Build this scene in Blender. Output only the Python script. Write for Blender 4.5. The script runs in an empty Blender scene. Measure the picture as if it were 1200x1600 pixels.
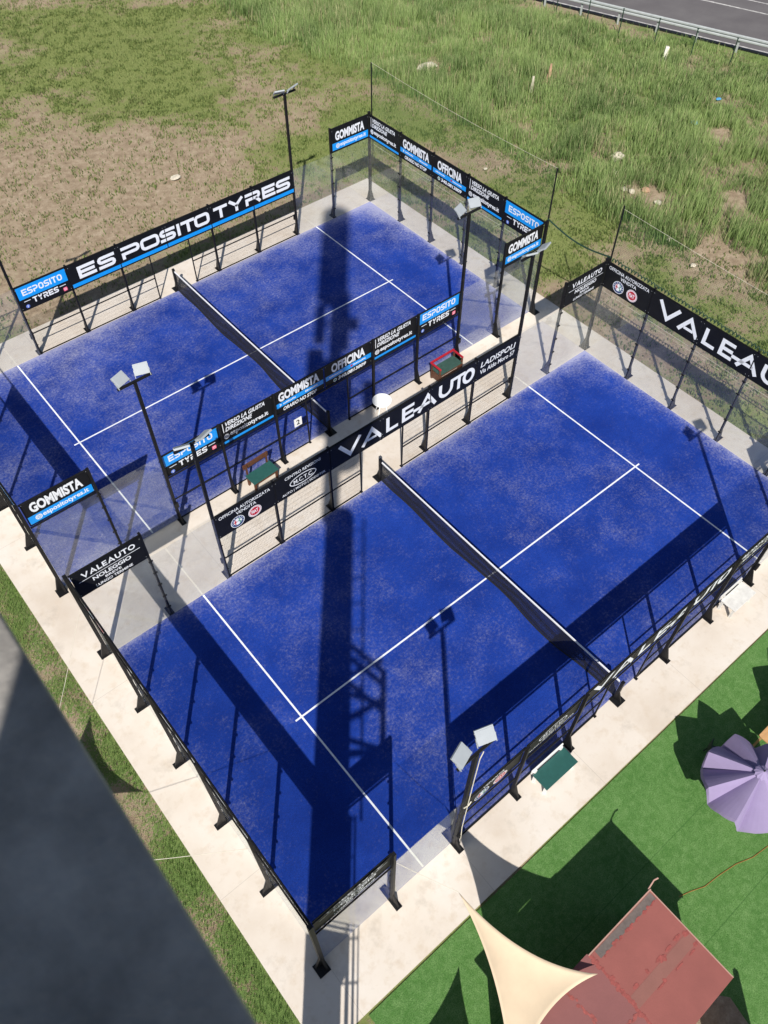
import bpy, math, random
import numpy as np
from mathutils import Matrix, Vector
R = math.radians
rng = np.random.default_rng(7); random.seed(7)
scene = bpy.context.scene
C = scene.collection

# ------------------------------------------------------------------ camera
CAM = (-0.9298, -3.2411, 20.9356)
cd = bpy.data.cameras.new('camera'); cam = bpy.data.objects.new('camera', cd); C.objects.link(cam)
cam.location = CAM; cam.rotation_euler = (0.647843, -0.0014016, -0.6928468)
cd.sensor_fit = 'VERTICAL'; cd.sensor_height = 36; cd.sensor_width = 27
cd.lens = 36 * 1271.53 / 1600
cd.clip_start = 0.05; cd.clip_end = 3000
cd.dof.use_dof = True; cd.dof.focus_distance = 27; cd.dof.aperture_fstop = 3.8
scene.camera = cam
# ------------------------------------------------------------------ light
SV = Vector((0.63, 0.77, -1.0)).normalized()          # direction the sunlight travels
elev = math.asin(-SV.z); az = math.atan2(-SV.x, -SV.y)
w = bpy.data.worlds.new('World'); scene.world = w; w.use_nodes = True
nt = w.node_tree; bg = nt.nodes['Background']
sky = nt.nodes.new('ShaderNodeTexSky'); sky.sky_type = 'NISHITA'; sky.sun_disc = False
sky.sun_elevation = elev; sky.sun_rotation = az
nt.links.new(sky.outputs[0], bg.inputs[0]); bg.inputs[1].default_value = 0.062
sl = bpy.data.lights.new('sun', 'SUN'); sl.energy = 4.6; sl.angle = R(0.53); sl.color = (1, 0.95, 0.88)
so = bpy.data.objects.new('sun', sl); C.objects.link(so)
so.rotation_euler = SV.to_track_quat('-Z', 'Y').to_euler(); so.location = (-20, -25, 40)
scene.view_settings.view_transform = 'Standard'; scene.view_settings.look = 'None'
scene.view_settings.exposure = 0.36; scene.view_settings.gamma = 1
scene.cycles.max_bounces = 8; scene.cycles.transparent_max_bounces = 24

D = 12.9246            # the far court starts here
A0, A10, B0, B10 = 0.0, 10.0, D, D + 10

# ------------------------------------------------------------------ materials
def new_mat(name):
    m = bpy.data.materials.new(name); m.use_nodes = True
    return m, m.node_tree, m.node_tree.nodes['Principled BSDF']
def N(t, typ, **kw):
    n = t.nodes.new(typ)
    for k, v in kw.items(): setattr(n, k, v)
    return n
def noise(t, scale, detail=4, rough=.55, coord='Object', dist=0):
    tc = N(t, 'ShaderNodeTexCoord'); n = N(t, 'ShaderNodeTexNoise')
    n.inputs['Scale'].default_value = scale; n.inputs['Detail'].default_value = detail
    n.inputs['Roughness'].default_value = rough; n.inputs['Distortion'].default_value = dist
    t.links.new(tc.outputs[coord], n.inputs['Vector']); return n.outputs['Fac']
def ramp(t, fac, stops):
    r = N(t, 'ShaderNodeValToRGB'); e = r.color_ramp.elements
    while len(e) < len(stops): e.new(.5)
    for el, (p, c) in zip(e, stops):
        el.position = p; el.color = (*c, 1) if len(c) == 3 else c
    t.links.new(fac, r.inputs[0]); return r.outputs[0]
def mix(t, fac, a, b, blend='MIX'):
    n = N(t, 'ShaderNodeMix', data_type='RGBA', blend_type=blend)
    for sock, v in ((n.inputs[0], fac), (n.inputs[6], a), (n.inputs[7], b)):
        if isinstance(v, (int, float)): sock.default_value = v
        elif isinstance(v, tuple): sock.default_value = (*v, 1)
        else: t.links.new(v, sock)
    return n.outputs[2]
def mth(t, op, a, b=0.0, clamp=False):
    n = N(t, 'ShaderNodeMath', operation=op, use_clamp=clamp)
    for i, v in enumerate((a, b)):
        if isinstance(v, (int, float)): n.inputs[i].default_value = v
        else: t.links.new(v, n.inputs[i])
    return n.outputs[0]
def bump(t, b, h, strength=.3, dist=.02):
    n = N(t, 'ShaderNodeBump'); n.inputs['Strength'].default_value = strength; n.inputs['Distance'].default_value = dist
    t.links.new(h, n.inputs['Height']); t.links.new(n.outputs[0], b.inputs['Normal'])
def mat(name, col, rough=.6, metal=0, var=.12, scale=6, spec=.5, bmp=0):
    m, t, b = new_mat(name)
    f = noise(t, scale, 5, .6)
    lo = tuple(c * (1 - var) for c in col); hi = tuple(min(1, c * (1 + var)) for c in col)
    t.links.new(ramp(t, f, [(.3, lo), (.7, hi)]), b.inputs['Base Color'])
    b.inputs['Roughness'].default_value = rough; b.inputs['Metallic'].default_value = metal
    b.inputs['Specular IOR Level'].default_value = spec
    if bmp: bump(t, b, noise(t, scale * 6, 4), bmp)
    return m

M = {}
M['black'] = mat('black_powder_coat', (.008, .008, .009), .5, 0, .3, 9, .28)
M['board'] = mat('black_banner_print', (.006, .0065, .008), .55, 0, .25, 3, .22)
M['white_print'] = mat('white_lettering', (.72, .75, .8), .5, 0, .05, 8)
M['blue_print'] = mat('bright_blue_print', (.005, .27, .78), .45, 0, .05, 8)
M['red_print'] = mat('red_print', (.45, .012, .03), .5)
M['navy_print'] = mat('navy_print', (.02, .05, .16), .5)
M['green_print'] = mat('green_print', (.05, .25, .17), .5)
M['pink_print'] = mat('pink_print', (.75, .13, .22), .5)
M['fb_print'] = mat('medium_blue_print', (.12, .2, .62), .5)
M['line'] = mat('court_line_white', (.72, .74, .78), .8, 0, .12, 5)
M['lamp_grey'] = mat('floodlight_aluminium', (.33, .36, .39), .6, .1, .05, 4)
M['lamp_glass'] = mat('floodlight_glass', (.6, .6, .55), .15)
M['net'] = mat('black_net_cord', (.012, .012, .014), .7)
M['tape'] = mat('white_net_tape', (.75, .76, .78), .7, 0, .06)
M['mesh_wire'] = mat('black_welded_mesh', (.011, .011, .012), .45)
M['netting'] = mat('green_netting', (.012, .10, .045), .6)
M['netting_dark'] = mat('dark_green_binding', (.006, .035, .018), .7)
M['brown_wood'] = mat('stained_brown_wood', (.10, .038, .018), .55, 0, .3, 14)
M['green_seat'] = mat('green_painted_seat', (.018, .085, .075), .5, 0, .1, 9)
M['green_seat2'] = mat('faded_green_seat', (.03, .075, .06), .6, 0, .2, 9)
M['red_paint'] = mat('red_painted_wood', (.38, .012, .025), .45, 0, .12, 9)
M['white_paint'] = mat('white_painted_wood', (.8, .8, .78), .45, 0, .04, 8)
M['white_bench'] = mat('worn_white_paint', (.62, .61, .58), .55, 0, .12, 7)
M['white_plastic'] = mat('white_plastic', (.82, .83, .82), .35, 0, .03, 8)
M['rope'] = mat('pale_rope', (.62, .58, .48), .8)
M['cord'] = mat('orange_cord', (.30, .13, .03), .6)
M['steel'] = mat('galvanised_steel', (.40, .43, .43), .5, .2, .12, 3)
M['steel2'] = mat('grey_tower_steel', (.4, .41, .42), .5, .3, .15, 2)
M['post_green'] = mat('dark_green_post', (.01, .035, .02), .6)
M['stone'] = mat('pale_limestone', (.55, .50, .40), .9, 0, .2, 6, bmp=.4)
M['marker'] = mat('white_marker_post', (.72, .68, .58), .7, 0, .1, 7)
M['rust_stone'] = mat('rust_stained_concrete', (.40, .25, .16), .9, 0, .3, 8)
M['litter'] = mat('blue_plastic_litter', (.08, .33, .6), .5)
M['table_wood'] = mat('pale_table_wood', (.50, .29, .13), .55, 0, .15, 12)
M['dark_plastic'] = mat('dark_plastic_chair', (.02, .025, .022), .4)
M['grey_cushion'] = mat('grey_cushion', (.2, .23, .24), .8)
M['wall_wood'] = mat('shed_wall_boards', (.22, .12, .07), .7, 0, .2, 10)
M['roof_red'] = None
M['mastic'] = mat('dark_red_sealant', (.27, .065, .055), .75, 0, .3, 16)
M['felt_grey'] = mat('bare_grey_felt', (.13, .105, .095), .85, 0, .2, 9)
M['trim'] = mat('roof_edge_trim', (.42, .25, .2), .6)

def m_roof(name, col):
    m, t, b = new_mat(name)
    f = noise(t, 1.3, 6, .6); g = noise(t, 30, 4, .7)
    c = ramp(t, f, [(.25, tuple(x * .85 for x in col)), (.75, tuple(x * 1.1 for x in col))])
    c = mix(t, mth(t, 'MULTIPLY', g, .3), c, tuple(x * .8 for x in col))
    t.links.new(c, b.inputs['Base Color']); b.inputs['Roughness'].default_value = .85
    bump(t, b, g, .25, .01); return m
M['roof_red'] = m_roof('weathered_red_felt', (.275, .088, .074))
M['roof_red2'] = m_roof('darker_red_felt', (.225, .085, .08))  # darker, slightly purpler red for the slope left of the seam
M['roof_band'] = m_roof('worn_brown_felt', (.25, .105, .085))

def m_fabric(name, col, trans=.15):
    m, t, b = new_mat(name)
    f = noise(t, 1.6, 5, .6); g = noise(t, 160, 2)
    c = ramp(t, f, [(.3, tuple(x * .92 for x in col)), (.7, tuple(min(1, x * 1.05) for x in col))])
    t.links.new(c, b.inputs['Base Color']); b.inputs['Roughness'].default_value = .85
    b.inputs['Specular IOR Level'].default_value = .15
    tr = N(t, 'ShaderNodeBsdfTranslucent'); t.links.new(c, tr.inputs[0])
    mx = N(t, 'ShaderNodeMixShader'); mx.inputs[0].default_value = trans
    out = t.nodes['Material Output']
    t.links.new(b.outputs[0], mx.inputs[1]); t.links.new(tr.outputs[0], mx.inputs[2]); t.links.new(mx.outputs[0], out.inputs[0])
    bump(t, b, g, .1, .004); return m
M['sail'] = m_fabric('cream_sail_cloth', (.70, .565, .40), .08)
M['purple'] = m_fabric('purple_parasol_cloth', (.31, .255, .42), .06)

def m_glass():
    m, t, b = new_mat('clear_court_glass')
    out = t.nodes['Material Output']; t.nodes.remove(b)
    tr = N(t, 'ShaderNodeBsdfTransparent'); tr.inputs[0].default_value = (.988, .995, .993, 1)
    gl = N(t, 'ShaderNodeBsdfGlossy'); gl.inputs['Roughness'].default_value = .01; gl.inputs[0].default_value = (.96, 1, .98, 1)
    fr = N(t, 'ShaderNodeFresnel'); geo = N(t, 'ShaderNodeNewGeometry'); t.links.new(mth(t, 'SUBTRACT', 1.5, mth(t, 'MULTIPLY', geo.outputs['Backfacing'], 1.5 - 1 / 1.5)), fr.inputs[0])
    df = N(t, 'ShaderNodeBsdfDiffuse'); df.inputs[0].default_value = (.75, .78, .78, 1)
    m1 = N(t, 'ShaderNodeMixShader'); m2 = N(t, 'ShaderNodeMixShader')
    f = noise(t, 1.1, 6, .65, dist=.6); t.links.new(mth(t, 'MULTIPLY', mth(t, 'MULTIPLY', f, f), .10), m1.inputs[0])
    t.links.new(tr.outputs[0], m1.inputs[1]); t.links.new(df.outputs[0], m1.inputs[2])
    t.links.new(fr.outputs[0], m2.inputs[0]); t.links.new(m1.outputs[0], m2.inputs[1]); t.links.new(gl.outputs[0], m2.inputs[2])
    t.links.new(m2.outputs[0], out.inputs[0]); return m
M['glass'] = m_glass()

def m_concrete():
    m, t, b = new_mat('pale_concrete')
    f = noise(t, .45, 6, .6, dist=.3); g = noise(t, 3.0, 6, .65); h = noise(t, 60, 3)
    c = ramp(t, f, [(.3, (.56, .485, .405)), (.5, (.635, .57, .495)), (.7, (.68, .63, .57))])
    c = mix(t, ramp(t, g, [(.52, (0, 0, 0)), (.72, (.7, .7, .7))]), c, (.54, .45, .35))
    c = mix(t, ramp(t, noise(t, 1.1, 5, .7), [(.56, (0, 0, 0)), (.72, (.5, .5, .5))]), c, (.40, .35, .29))
    c = mix(t, mth(t, 'MULTIPLY', h, .12), c, (.5, .45, .4))
    tc = N(t, 'ShaderNodeTexCoord'); sp = N(t, 'ShaderNodeSeparateXYZ'); t.links.new(tc.outputs['Object'], sp.inputs[0])
    for ax, per, off in ((0, 4.0, .5), (1, 6.46, .11)):                 # saw-cut joints
        fr = mth(t, 'FRACT', mth(t, 'ADD', mth(t, 'DIVIDE', sp.outputs[ax], per), off))
        jn = mth(t, 'LESS_THAN', mth(t, 'ABSOLUTE', mth(t, 'SUBTRACT', fr, .5)), .006 / per)
        c = mix(t, mth(t, 'MULTIPLY', jn, .4), c, (.25, .22, .19))
    t.links.new(c, b.inputs['Base Color']); b.inputs['Roughness'].default_value = .8
    b.inputs['Specular IOR Level'].default_value = .3
    bump(t, b, h, .12, .005); return m
M['concrete'] = m_concrete()

def m_court():
    m, t, b = new_mat('blue_artificial_turf')
    at = N(t, 'ShaderNodeAttribute', attribute_name='wear')
    f1 = noise(t, .6, 6, .6); f2 = noise(t, 12, 8, .9); f3 = noise(t, 5, 6, .75); f4 = noise(t, 48, 5, .85)
    blue = ramp(t, f1, [(.3, (.0075, .032, .24)), (.7, (.016, .060, .385))])
    blue = mix(t, ramp(t, f4, [(.38, (0, 0, 0)), (.62, (.75, .75, .75))]), blue, (.004, .016, .115))
    v = mth(t, 'ADD', mth(t, 'MULTIPLY', f2, 1.0), mth(t, 'MULTIPLY', f3, .22))
    v = mth(t, 'ADD', v, at.outputs['Fac'])
    k = ramp(t, v, [(.0, (0, 0, 0)), (.66, (0, 0, 0)), (.77, (.14, .14, .14)), (.95, (.62, .62, .62))])
    haze = ramp(t, mth(t, 'ADD', mth(t, 'MULTIPLY', f3, .5), at.outputs['Fac']), [(.25, (0, 0, 0)), (.8, (.07, .07, .07))])
    c = mix(t, haze, blue, (.10, .14, .42))
    c = mix(t, k, c, (.40, .40, .50))
    t.links.new(c, b.inputs['Base Color']); b.inputs['Roughness'].default_value = .9
    b.inputs['Specular IOR Level'].default_value = .1
    bump(t, b, f4, .35, .01); return m
M['court'] = m_court()

def m_turf():
    m, t, b = new_mat('green_artificial_turf')
    f1 = noise(t, .9, 6, .65); f2 = noise(t, 6, 6, .75, dist=.4); f3 = noise(t, 38, 5, .85)
    c = ramp(t, f1, [(.3, (.075, .19, .042)), (.7, (.14, .285, .08))])
    c = mix(t, ramp(t, f2, [(.42, (0, 0, 0)), (.68, (.8, .8, .8))]), c, (.22, .375, .135))
    c = mix(t, ramp(t, f3, [(.42, (.75, .75, .75)), (.56, (0, 0, 0))]), c, (.04, .12, .022))
    tc = N(t, 'ShaderNodeTexCoord'); sp = N(t, 'ShaderNodeSeparateXYZ'); t.links.new(tc.outputs['Object'], sp.inputs[0])
    wv = mth(t, 'FRACT', mth(t, 'MULTIPLY', sp.outputs[1], .5))           # roll joints 2 m apart
    jn = mth(t, 'LESS_THAN', mth(t, 'ABSOLUTE', mth(t, 'SUBTRACT', wv, .3)), .006)
    c = mix(t, mth(t, 'MULTIPLY', jn, .45), c, (.03, .10, .02))
    t.links.new(c, b.inputs['Base Color']); b.inputs['Roughness'].default_value = .85; b.inputs['Specular IOR Level'].default_value = .15
    bump(t, b, mth(t, 'ADD', f3, mth(t, 'MULTIPLY', f2, .6)), .8, .03); return m
M['turf'] = m_turf()

def m_ground():
    m, t, b = new_mat('dry_field_soil_and_grass')
    at = N(t, 'ShaderNodeAttribute', attribute_name='green')
    lush = N(t, 'ShaderNodeAttribute', attribute_name='lush')
    f1 = noise(t, .5, 6, .65); f2 = noise(t, 2.6, 6, .7); f3 = noise(t, 14, 6, .75); f4 = noise(t, 55, 3, .7)
    soil = ramp(t, f2, [(.25, (.225, .165, .11)), (.5, (.385, .30, .21)), (.75, (.55, .45, .335))])
    soil = mix(t, ramp(t, f3, [(.3, (.5, .5, .5)), (.6, (0, 0, 0))]), soil, (.165, .12, .075))
    grass = ramp(t, f3, [(.25, (.08, .125, .03)), (.5, (.18, .225, .065)), (.75, (.36, .36, .16))])
    grass = mix(t, lush.outputs['Fac'], grass, ramp(t, f3, [(.3, (.06, .135, .028)), (.7, (.15, .25, .065))]))
    v = mth(t, 'ADD', at.outputs['Fac'], mth(t, 'MULTIPLY', mth(t, 'SUBTRACT', f3, .5), 2.6))
    v = mth(t, 'ADD', v, mth(t, 'MULTIPLY', mth(t, 'SUBTRACT', f2, .5), 1.5))
    k = ramp(t, v, [(.36, (0, 0, 0)), (.62, (.95, .95, .95))])
    c = mix(t, k, soil, grass)
    t.links.new(c, b.inputs['Base Color']); b.inputs['Roughness'].default_value = .95; b.inputs['Specular IOR Level'].default_value = .1
    bump(t, b, mth(t, 'ADD', f3, f4), .7, .05); return m
M['ground'] = m_ground()

def m_blade():
    m, t, b = new_mat('grass_blades')
    at = N(t, 'ShaderNodeAttribute', attribute_name='tint')
    t.links.new(at.outputs['Color'], b.inputs['Base Color']); b.inputs['Roughness'].default_value = .6
    b.inputs['Specular IOR Level'].default_value = .25
    tr = N(t, 'ShaderNodeBsdfTranslucent'); t.links.new(at.outputs['Color'], tr.inputs[0])
    mx = N(t, 'ShaderNodeMixShader'); mx.inputs[0].default_value = .25
    t.links.new(b.outputs[0], mx.inputs[1]); t.links.new(tr.outputs[0], mx.inputs[2])
    t.links.new(mx.outputs[0], t.nodes['Material Output'].inputs[0]); return m
M['blade'] = m_blade()
def m_asphalt():
    m, t, b = new_mat('grey_asphalt')
    f = noise(t, .5, 6, .6); g = noise(t, 70, 3)
    c = ramp(t, f, [(.3, (.105, .095, .10)), (.7, (.15, .14, .142))])
    c = mix(t, mth(t, 'MULTIPLY', g, .35), c, (.07, .065, .065))
    t.links.new(c, b.inputs['Base Color']); b.inputs['Roughness'].default_value = .85; bump(t, b, g, .2, .01); return m
M['asphalt'] = m_asphalt()
M['ledge'] = mat('weathered_ledge', (.25, .235, .215), .6, 0, .4, 7, bmp=.3)

# ------------------------------------------------------------------ mesh builder
class MB:
    def __init__(s): s.v = []; s.f = []; s.mi = []; s.cur = 0
    def add(s, vs, fs):
        o = len(s.v); s.v += [tuple(v) for v in vs]; s.f += [tuple(i + o for i in f) for f in fs]; s.mi += [s.cur] * len(fs); return s
    def box(s, x0, x1, y0, y1, z0, z1):
        vs = [(x, y, z) for z in (z0, z1) for y in (y0, y1) for x in (x0, x1)]
        return s.add(vs, [(0, 2, 3, 1), (4, 5, 7, 6), (0, 1, 5, 4), (2, 6, 7, 3), (0, 4, 6, 2), (1, 3, 7, 5)])
    def obox(s, c, X, Y, Z, hx, hy, hz):
        c, X, Y, Z = Vector(c), Vector(X), Vector(Y), Vector(Z)
        vs = [c + X * (hx * a) + Y * (hy * b) + Z * (hz * d) for d in (-1, 1) for b in (-1, 1) for a in (-1, 1)]
        return s.add(vs, [(0, 2, 3, 1), (4, 5, 7, 6), (0, 1, 5, 4), (2, 6, 7, 3), (0, 4, 6, 2), (1, 3, 7, 5)])
    def prism(s, pts, z0, z1):
        n = len(pts)
        vs = [(p[0], p[1], z0) for p in pts] + [(p[0], p[1], z1) for p in pts]
        return s.add(vs, [tuple(range(n))[::-1], tuple(range(n, 2 * n))] + [(i, (i + 1) % n, n + (i + 1) % n, n + i) for i in range(n)])
    def extr(s, pts, d):
        n = len(pts); d = Vector(d)
        vs = [Vector(p) for p in pts] + [Vector(p) + d for p in pts]
        return s.add(vs, [tuple(range(n))[::-1], tuple(range(n, 2 * n))] + [(i, (i + 1) % n, n + (i + 1) % n, n + i) for i in range(n)])
    def tube(s, pts, r, n=8, r1=None):
        pts = [Vector(p) for p in pts]; o = len(s.v); vs = []; m = len(pts)
        up = Vector((0, 0, 1)) if abs((pts[-1] - pts[0]).normalized().z) < .95 else Vector((1, 0, 0))
        for i, p in enumerate(pts):
            d = (pts[min(i + 1, m - 1)] - pts[max(i - 1, 0)]).normalized()
            a = d.cross(up).normalized(); b = a.cross(d).normalized()
            rr = r if r1 is None else r + (r1 - r) * i / (m - 1)
            vs += [p + (a * math.cos(2 * math.pi * k / n) + b * math.sin(2 * math.pi * k / n)) * rr for k in range(n)]
        fs = [(i * n + k, i * n + (k + 1) % n, (i + 1) * n + (k + 1) % n, (i + 1) * n + k) for i in range(m - 1) for k in range(n)]
        fs += [tuple(range(n))[::-1], tuple(range((m - 1) * n, m * n))]
        return s.add(vs, fs)
    def bar(s, p, q, hw, hh=None):
        p, q = Vector(p), Vector(q); d = (q - p); L = d.length; d.normalize()
        up = Vector((0, 0, 1)) if abs(d.z) < .95 else Vector((1, 0, 0))
        a = d.cross(up).normalized(); b = a.cross(d)
        return s.obox((p + q) / 2, d, a, b, L / 2, hw, hh or hw)
    def build(s, name, m, parent=None, smooth=False, loc=None, bevel=0):
        me = bpy.data.meshes.new(name); me.from_pydata([tuple(v) for v in s.v], [], s.f); me.update()
        for mm in (m if isinstance(m, (list, tuple)) else [m]): me.materials.append(mm)
        if len(me.materials) > 1: me.polygons.foreach_set('material_index', s.mi)
        if smooth: me.polygons.foreach_set('use_smooth', [True] * len(me.polygons))
        o = bpy.data.objects.new(name, me); C.objects.link(o)
        if parent: o.parent = parent
        if loc: o.location = loc
        if bevel:
            bv = o.modifiers.new('bevel', 'BEVEL'); bv.width = bevel; bv.segments = 2; bv.limit_method = 'ANGLE'
        return o
def tag(o, label=None, cat=None, group=None, kind=None):
    if label: o['label'] = label
    if cat: o['category'] = cat
    if group: o['group'] = group
    if kind: o['kind'] = kind
    return o
def thing(name, loc, label, cat, group=None, rz=0):
    o = bpy.data.objects.new(name, None); C.objects.link(o); o.location = loc; o.rotation_euler = (0, 0, rz)
    o.empty_display_size = .1
    return tag(o, label, cat, group)
def fast_mesh(name, V, F4, F3, m, cols=None, attr='tint'):
    """numpy arrays to one mesh: quads F4, triangles F3"""
    me = bpy.data.meshes.new(name)
    nv = len(V); n4 = len(F4); n3 = len(F3)
    me.vertices.add(nv); me.vertices.foreach_set('co', V.astype(np.float32).ravel())
    li = np.concatenate([F4.ravel(), F3.ravel()]).astype(np.int32)
    me.loops.add(len(li)); me.loops.foreach_set('vertex_index', li)
    ls = np.concatenate([np.arange(n4) * 4, n4 * 4 + np.arange(n3) * 3]).astype(np.int32)
    me.polygons.add(n4 + n3); me.polygons.foreach_set('loop_start', ls)
    me.update(calc_edges=True); me.validate()
    if cols is not None:
        a = me.attributes.new(attr, 'FLOAT_COLOR', 'POINT'); a.data.foreach_set('color', cols.astype(np.float32).ravel())
    me.materials.append(m)
    o = bpy.data.objects.new(name, me); C.objects.link(o); return o

# value noise in numpy for the painted ground cover
def vnoise(x, y, seed):
    xi = np.floor(x).astype(int); yi = np.floor(y).astype(int); xf = x - xi; yf = y - yi
    def h(a, b):
        n = (a * 374761393 + b * 668265263 + seed * 1442695041) & 0x7fffffff
        n = ((n ^ (n >> 13)) * 1274126177) & 0x7fffffff
        return ((n ^ (n >> 16)) & 0xffff) / 65535.0
    u = xf * xf * (3 - 2 * xf); v = yf * yf * (3 - 2 * yf)
    return (h(xi, yi) * (1 - u) + h(xi + 1, yi) * u) * (1 - v) + (h(xi, yi + 1) * (1 - u) + h(xi + 1, yi + 1) * u) * v
def fbm(x, y, seed, oct=4):
    s = 0; a = .5; t = 0
    for i in range(oct):
        s = s + a * vnoise(x * 2 ** i, y * 2 ** i, seed + i * 17); t += a; a *= .55
    return s / t
def sstep(a, b, x):
    t = np.clip((x - a) / (b - a), 0, 1); return t * t * (3 - 2 * t)

# ------------------------------------------------------------------ ground cover maps
def edge_tall(y): return np.interp(y, [-10, 7, 11.4, 15.7, 21.9, 31.7, 33.7, 39.5, 45.6, 60], [28.6, 27.9, 27.5, 27.5, 28.1, 28.1, 27.6, 26.0, 26.4, 27.5])
SOIL = [(9, 31.5, 5.5, 5.0, .72), (14.5, 29, 4, 3, .6), (12, 34.5, 4.5, 2.2, .5), (17.3, 26.5, 3.0, 2.0, .35), (7, 26.5, 6, 3, .45), (9.5, 39, 4, 4, .5), (15, 32.5, 4, 2.5, .35), (23, 32, 3, 3, .2),
        (20.5, 31, 4, 2.5, .28), (24, 38, 3, 4, .22), (28.6, 10.2, 1.9, 2.2, .9), (25, 12, 2, 2, .3), (25.6, 21, 2.2, 4, .35), (22.5, 8.5, 1.5, 3, .55), (22.2, 12.2, 1.3, 1.6, .6), (22.6, 24.3, 1.4, 1.5, .4),
        (30.8, 31, 1.3, 1, .7), (37.5, 16.5, 1.6, .9, .7), (35.5, 18.3, 1.8, .6, .7), (32.5, 12.5, 1.3, .8, .6), (30, 15, 1.2, 1.6, .5), (33.6, 9.5, 1.6, 1.0, .4), (29, 19.3, 1.2, 2.5, .5), (42.6, 26, 1.2, 9, .35), (39.5, 13.5, 3, 2, .5)]
GREEN = [(18, 37, 4, 4, .35), (18.3, 33, 2.6, 2.2, .3), (19, 28, 3.5, 2.2, .3), (18.3, 45, 6, 4, .25), (24.3, 28.5, 2.2, 2.5, .3), (24.3, 15.5, 1.5, 2.5, .35), (26, 26, 1.2, 1.2, .45), (24, 5, 2.5, 5, .2)]
def cover(x, y):
    g = .66 + .55 * (fbm(x * .6, y * .6, 41) - .5) * 2 + .36 * (fbm(x * .22, y * .22, 3) - .5) * 2 + .2 * (fbm(x * 1.1, y * 1.1, 9) - .5) * 2
    for cx, cy, rx, ry, k in SOIL: g = g - k * np.exp(-((x - cx) / rx) ** 2 - ((y - cy) / ry) ** 2)
    for cx, cy, rx, ry, k in GREEN: g = g + k * np.exp(-((x - cx) / rx) ** 2 - ((y - cy) / ry) ** 2)
    lawn = sstep(-.6, -1.4, x) * sstep(24.5, 20, y)
    l2 = .5 + .75 * (fbm(x * .8, y * .8, 31) - .5) * 2 + .45 * sstep(-2.1, -1.2, x)
    return g * (1 - lawn) + l2 * lawn, lawn
xs = np.concatenate([[-600, -200, -60, -20], np.arange(-12, 62, .25), [70, 100, 250, 700]])
ys = np.concatenate([[-600, -200, -60, -20], np.arange(-12, 62, .25), [70, 100, 250, 700]])
X, Y = np.meshgrid(xs, ys)
tall = sstep(-1.0, .6, X - edge_tall(Y))
Z = -.06 + .05 * (fbm(X * .5, Y * .5, 5) - .5) * sstep(22, 24, X) + .12 * (fbm(X * .18, Y * .18, 6) - .5) * sstep(25, 30, X)
Z = np.where((X > 60) | (Y > 60) | (X < -11) | (Y < -11), -.06, Z)
g, lawn = cover(X, Y)
nx = len(xs); ny = len(ys)
V = np.stack([X.ravel(), Y.ravel(), Z.ravel()], 1)
ii, jj = np.meshgrid(np.arange(nx - 1), np.arange(ny - 1)); k = (jj * nx + ii).ravel()
F4 = np.stack([k, k + 1, k + nx + 1, k + nx], 1)
ground = fast_mesh('ground', V, F4, np.zeros((0, 3), int), M['ground'])
a = ground.data.attributes.new('green', 'FLOAT', 'POINT'); a.data.foreach_set('value', g.astype(np.float32).ravel())
lush = np.clip(lawn * .8 + .45 * tall + .5 * (fbm(X * .3, Y * .3, 77) - .45), 0, 1)
a = ground.data.attributes.new('lush', 'FLOAT', 'POINT'); a.data.foreach_set('value', lush.astype(np.float32).ravel())
tag(ground, kind='structure')

# ------------------------------------------------------------------ paving, courts, garden turf, road
pv = MB(); pv.box(-1.15, 21.12, -1.47, 24.5, -.12, 0); o = pv.build('pavement', M['concrete']); tag(o, kind='structure')
tf = MB(); tf.prism([(.1, -1.53), (21.1, -1.5), (40, -1.7), (40, -30), (.4, -30), (.2, -8)], -.14, -.025)
o = tf.build('garden_turf', M['turf']); tag(o, kind='structure')
def court(y0):
    nx_, ny_ = 201, 101
    x = np.linspace(0, 20, nx_); y = np.linspace(0, 10, ny_); X, Y = np.meshgrid(x, y)
    d = np.minimum(np.minimum(X, 20 - X), np.minimum(Y, 10 - Y))
    corner = np.exp(-((np.minimum(X, 20 - X) / 1.6) ** 2 + (np.minimum(Y, 10 - Y) / 1.6) ** 2))
    wear = .13 * np.exp(-d / .13) + .16 * np.exp(-d / .55) + .12 * corner
    far = .55 + .45 * sstep(0, 14, X + Y * .5)
    wear = wear * far + .18 * (fbm(X * .55, Y * .55, 11 + int(y0)) - .5) + .16 * (fbm(X * 2.3, Y * 2.3, 23 + int(y0)) - .5)
    wear = wear + .01 + .05 * np.exp(-((X - 5.5) / 2.2) ** 2) + .05 * np.exp(-((X - 14) / 2.5) ** 2)
    if y0 > 5: wear = wear + .05
    else: wear = wear - .05 * sstep(9, 0, X + Y)
    V = np.stack([X.ravel(), Y.ravel() + y0, np.full(X.size, .006)], 1)
    ii, jj = np.meshgrid(np.arange(nx_ - 1), np.arange(ny_ - 1)); k = (jj * nx_ + ii).ravel()
    c = fast_mesh('court_surface', V, np.stack([k, k + 1, k + nx_ + 1, k + nx_], 1), np.zeros((0, 3), int), M['court'])
    at = c.data.attributes.new('wear', 'FLOAT', 'POINT'); at.data.foreach_set('value', wear.astype(np.float32).ravel())
    tag(c, kind='structure')
    L = MB(); h = .025
    for xx in (3.05, 16.95): L.box(xx - h, xx + h, y0 + .02, y0 + 9.98, .007, .011)
    L.box(2.85, 3.05 - h, y0 + 5 - h, y0 + 5 + h, .007, .011); L.box(3.05 + h, 16.95 - h, y0 + 5 - h, y0 + 5 + h, .007, .011)
    L.box(16.95 + h, 17.15, y0 + 5 - h, y0 + 5 + h, .007, .011)
    L.build('court_lines', M['line'], c)
court(A0); court(B0)

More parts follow.
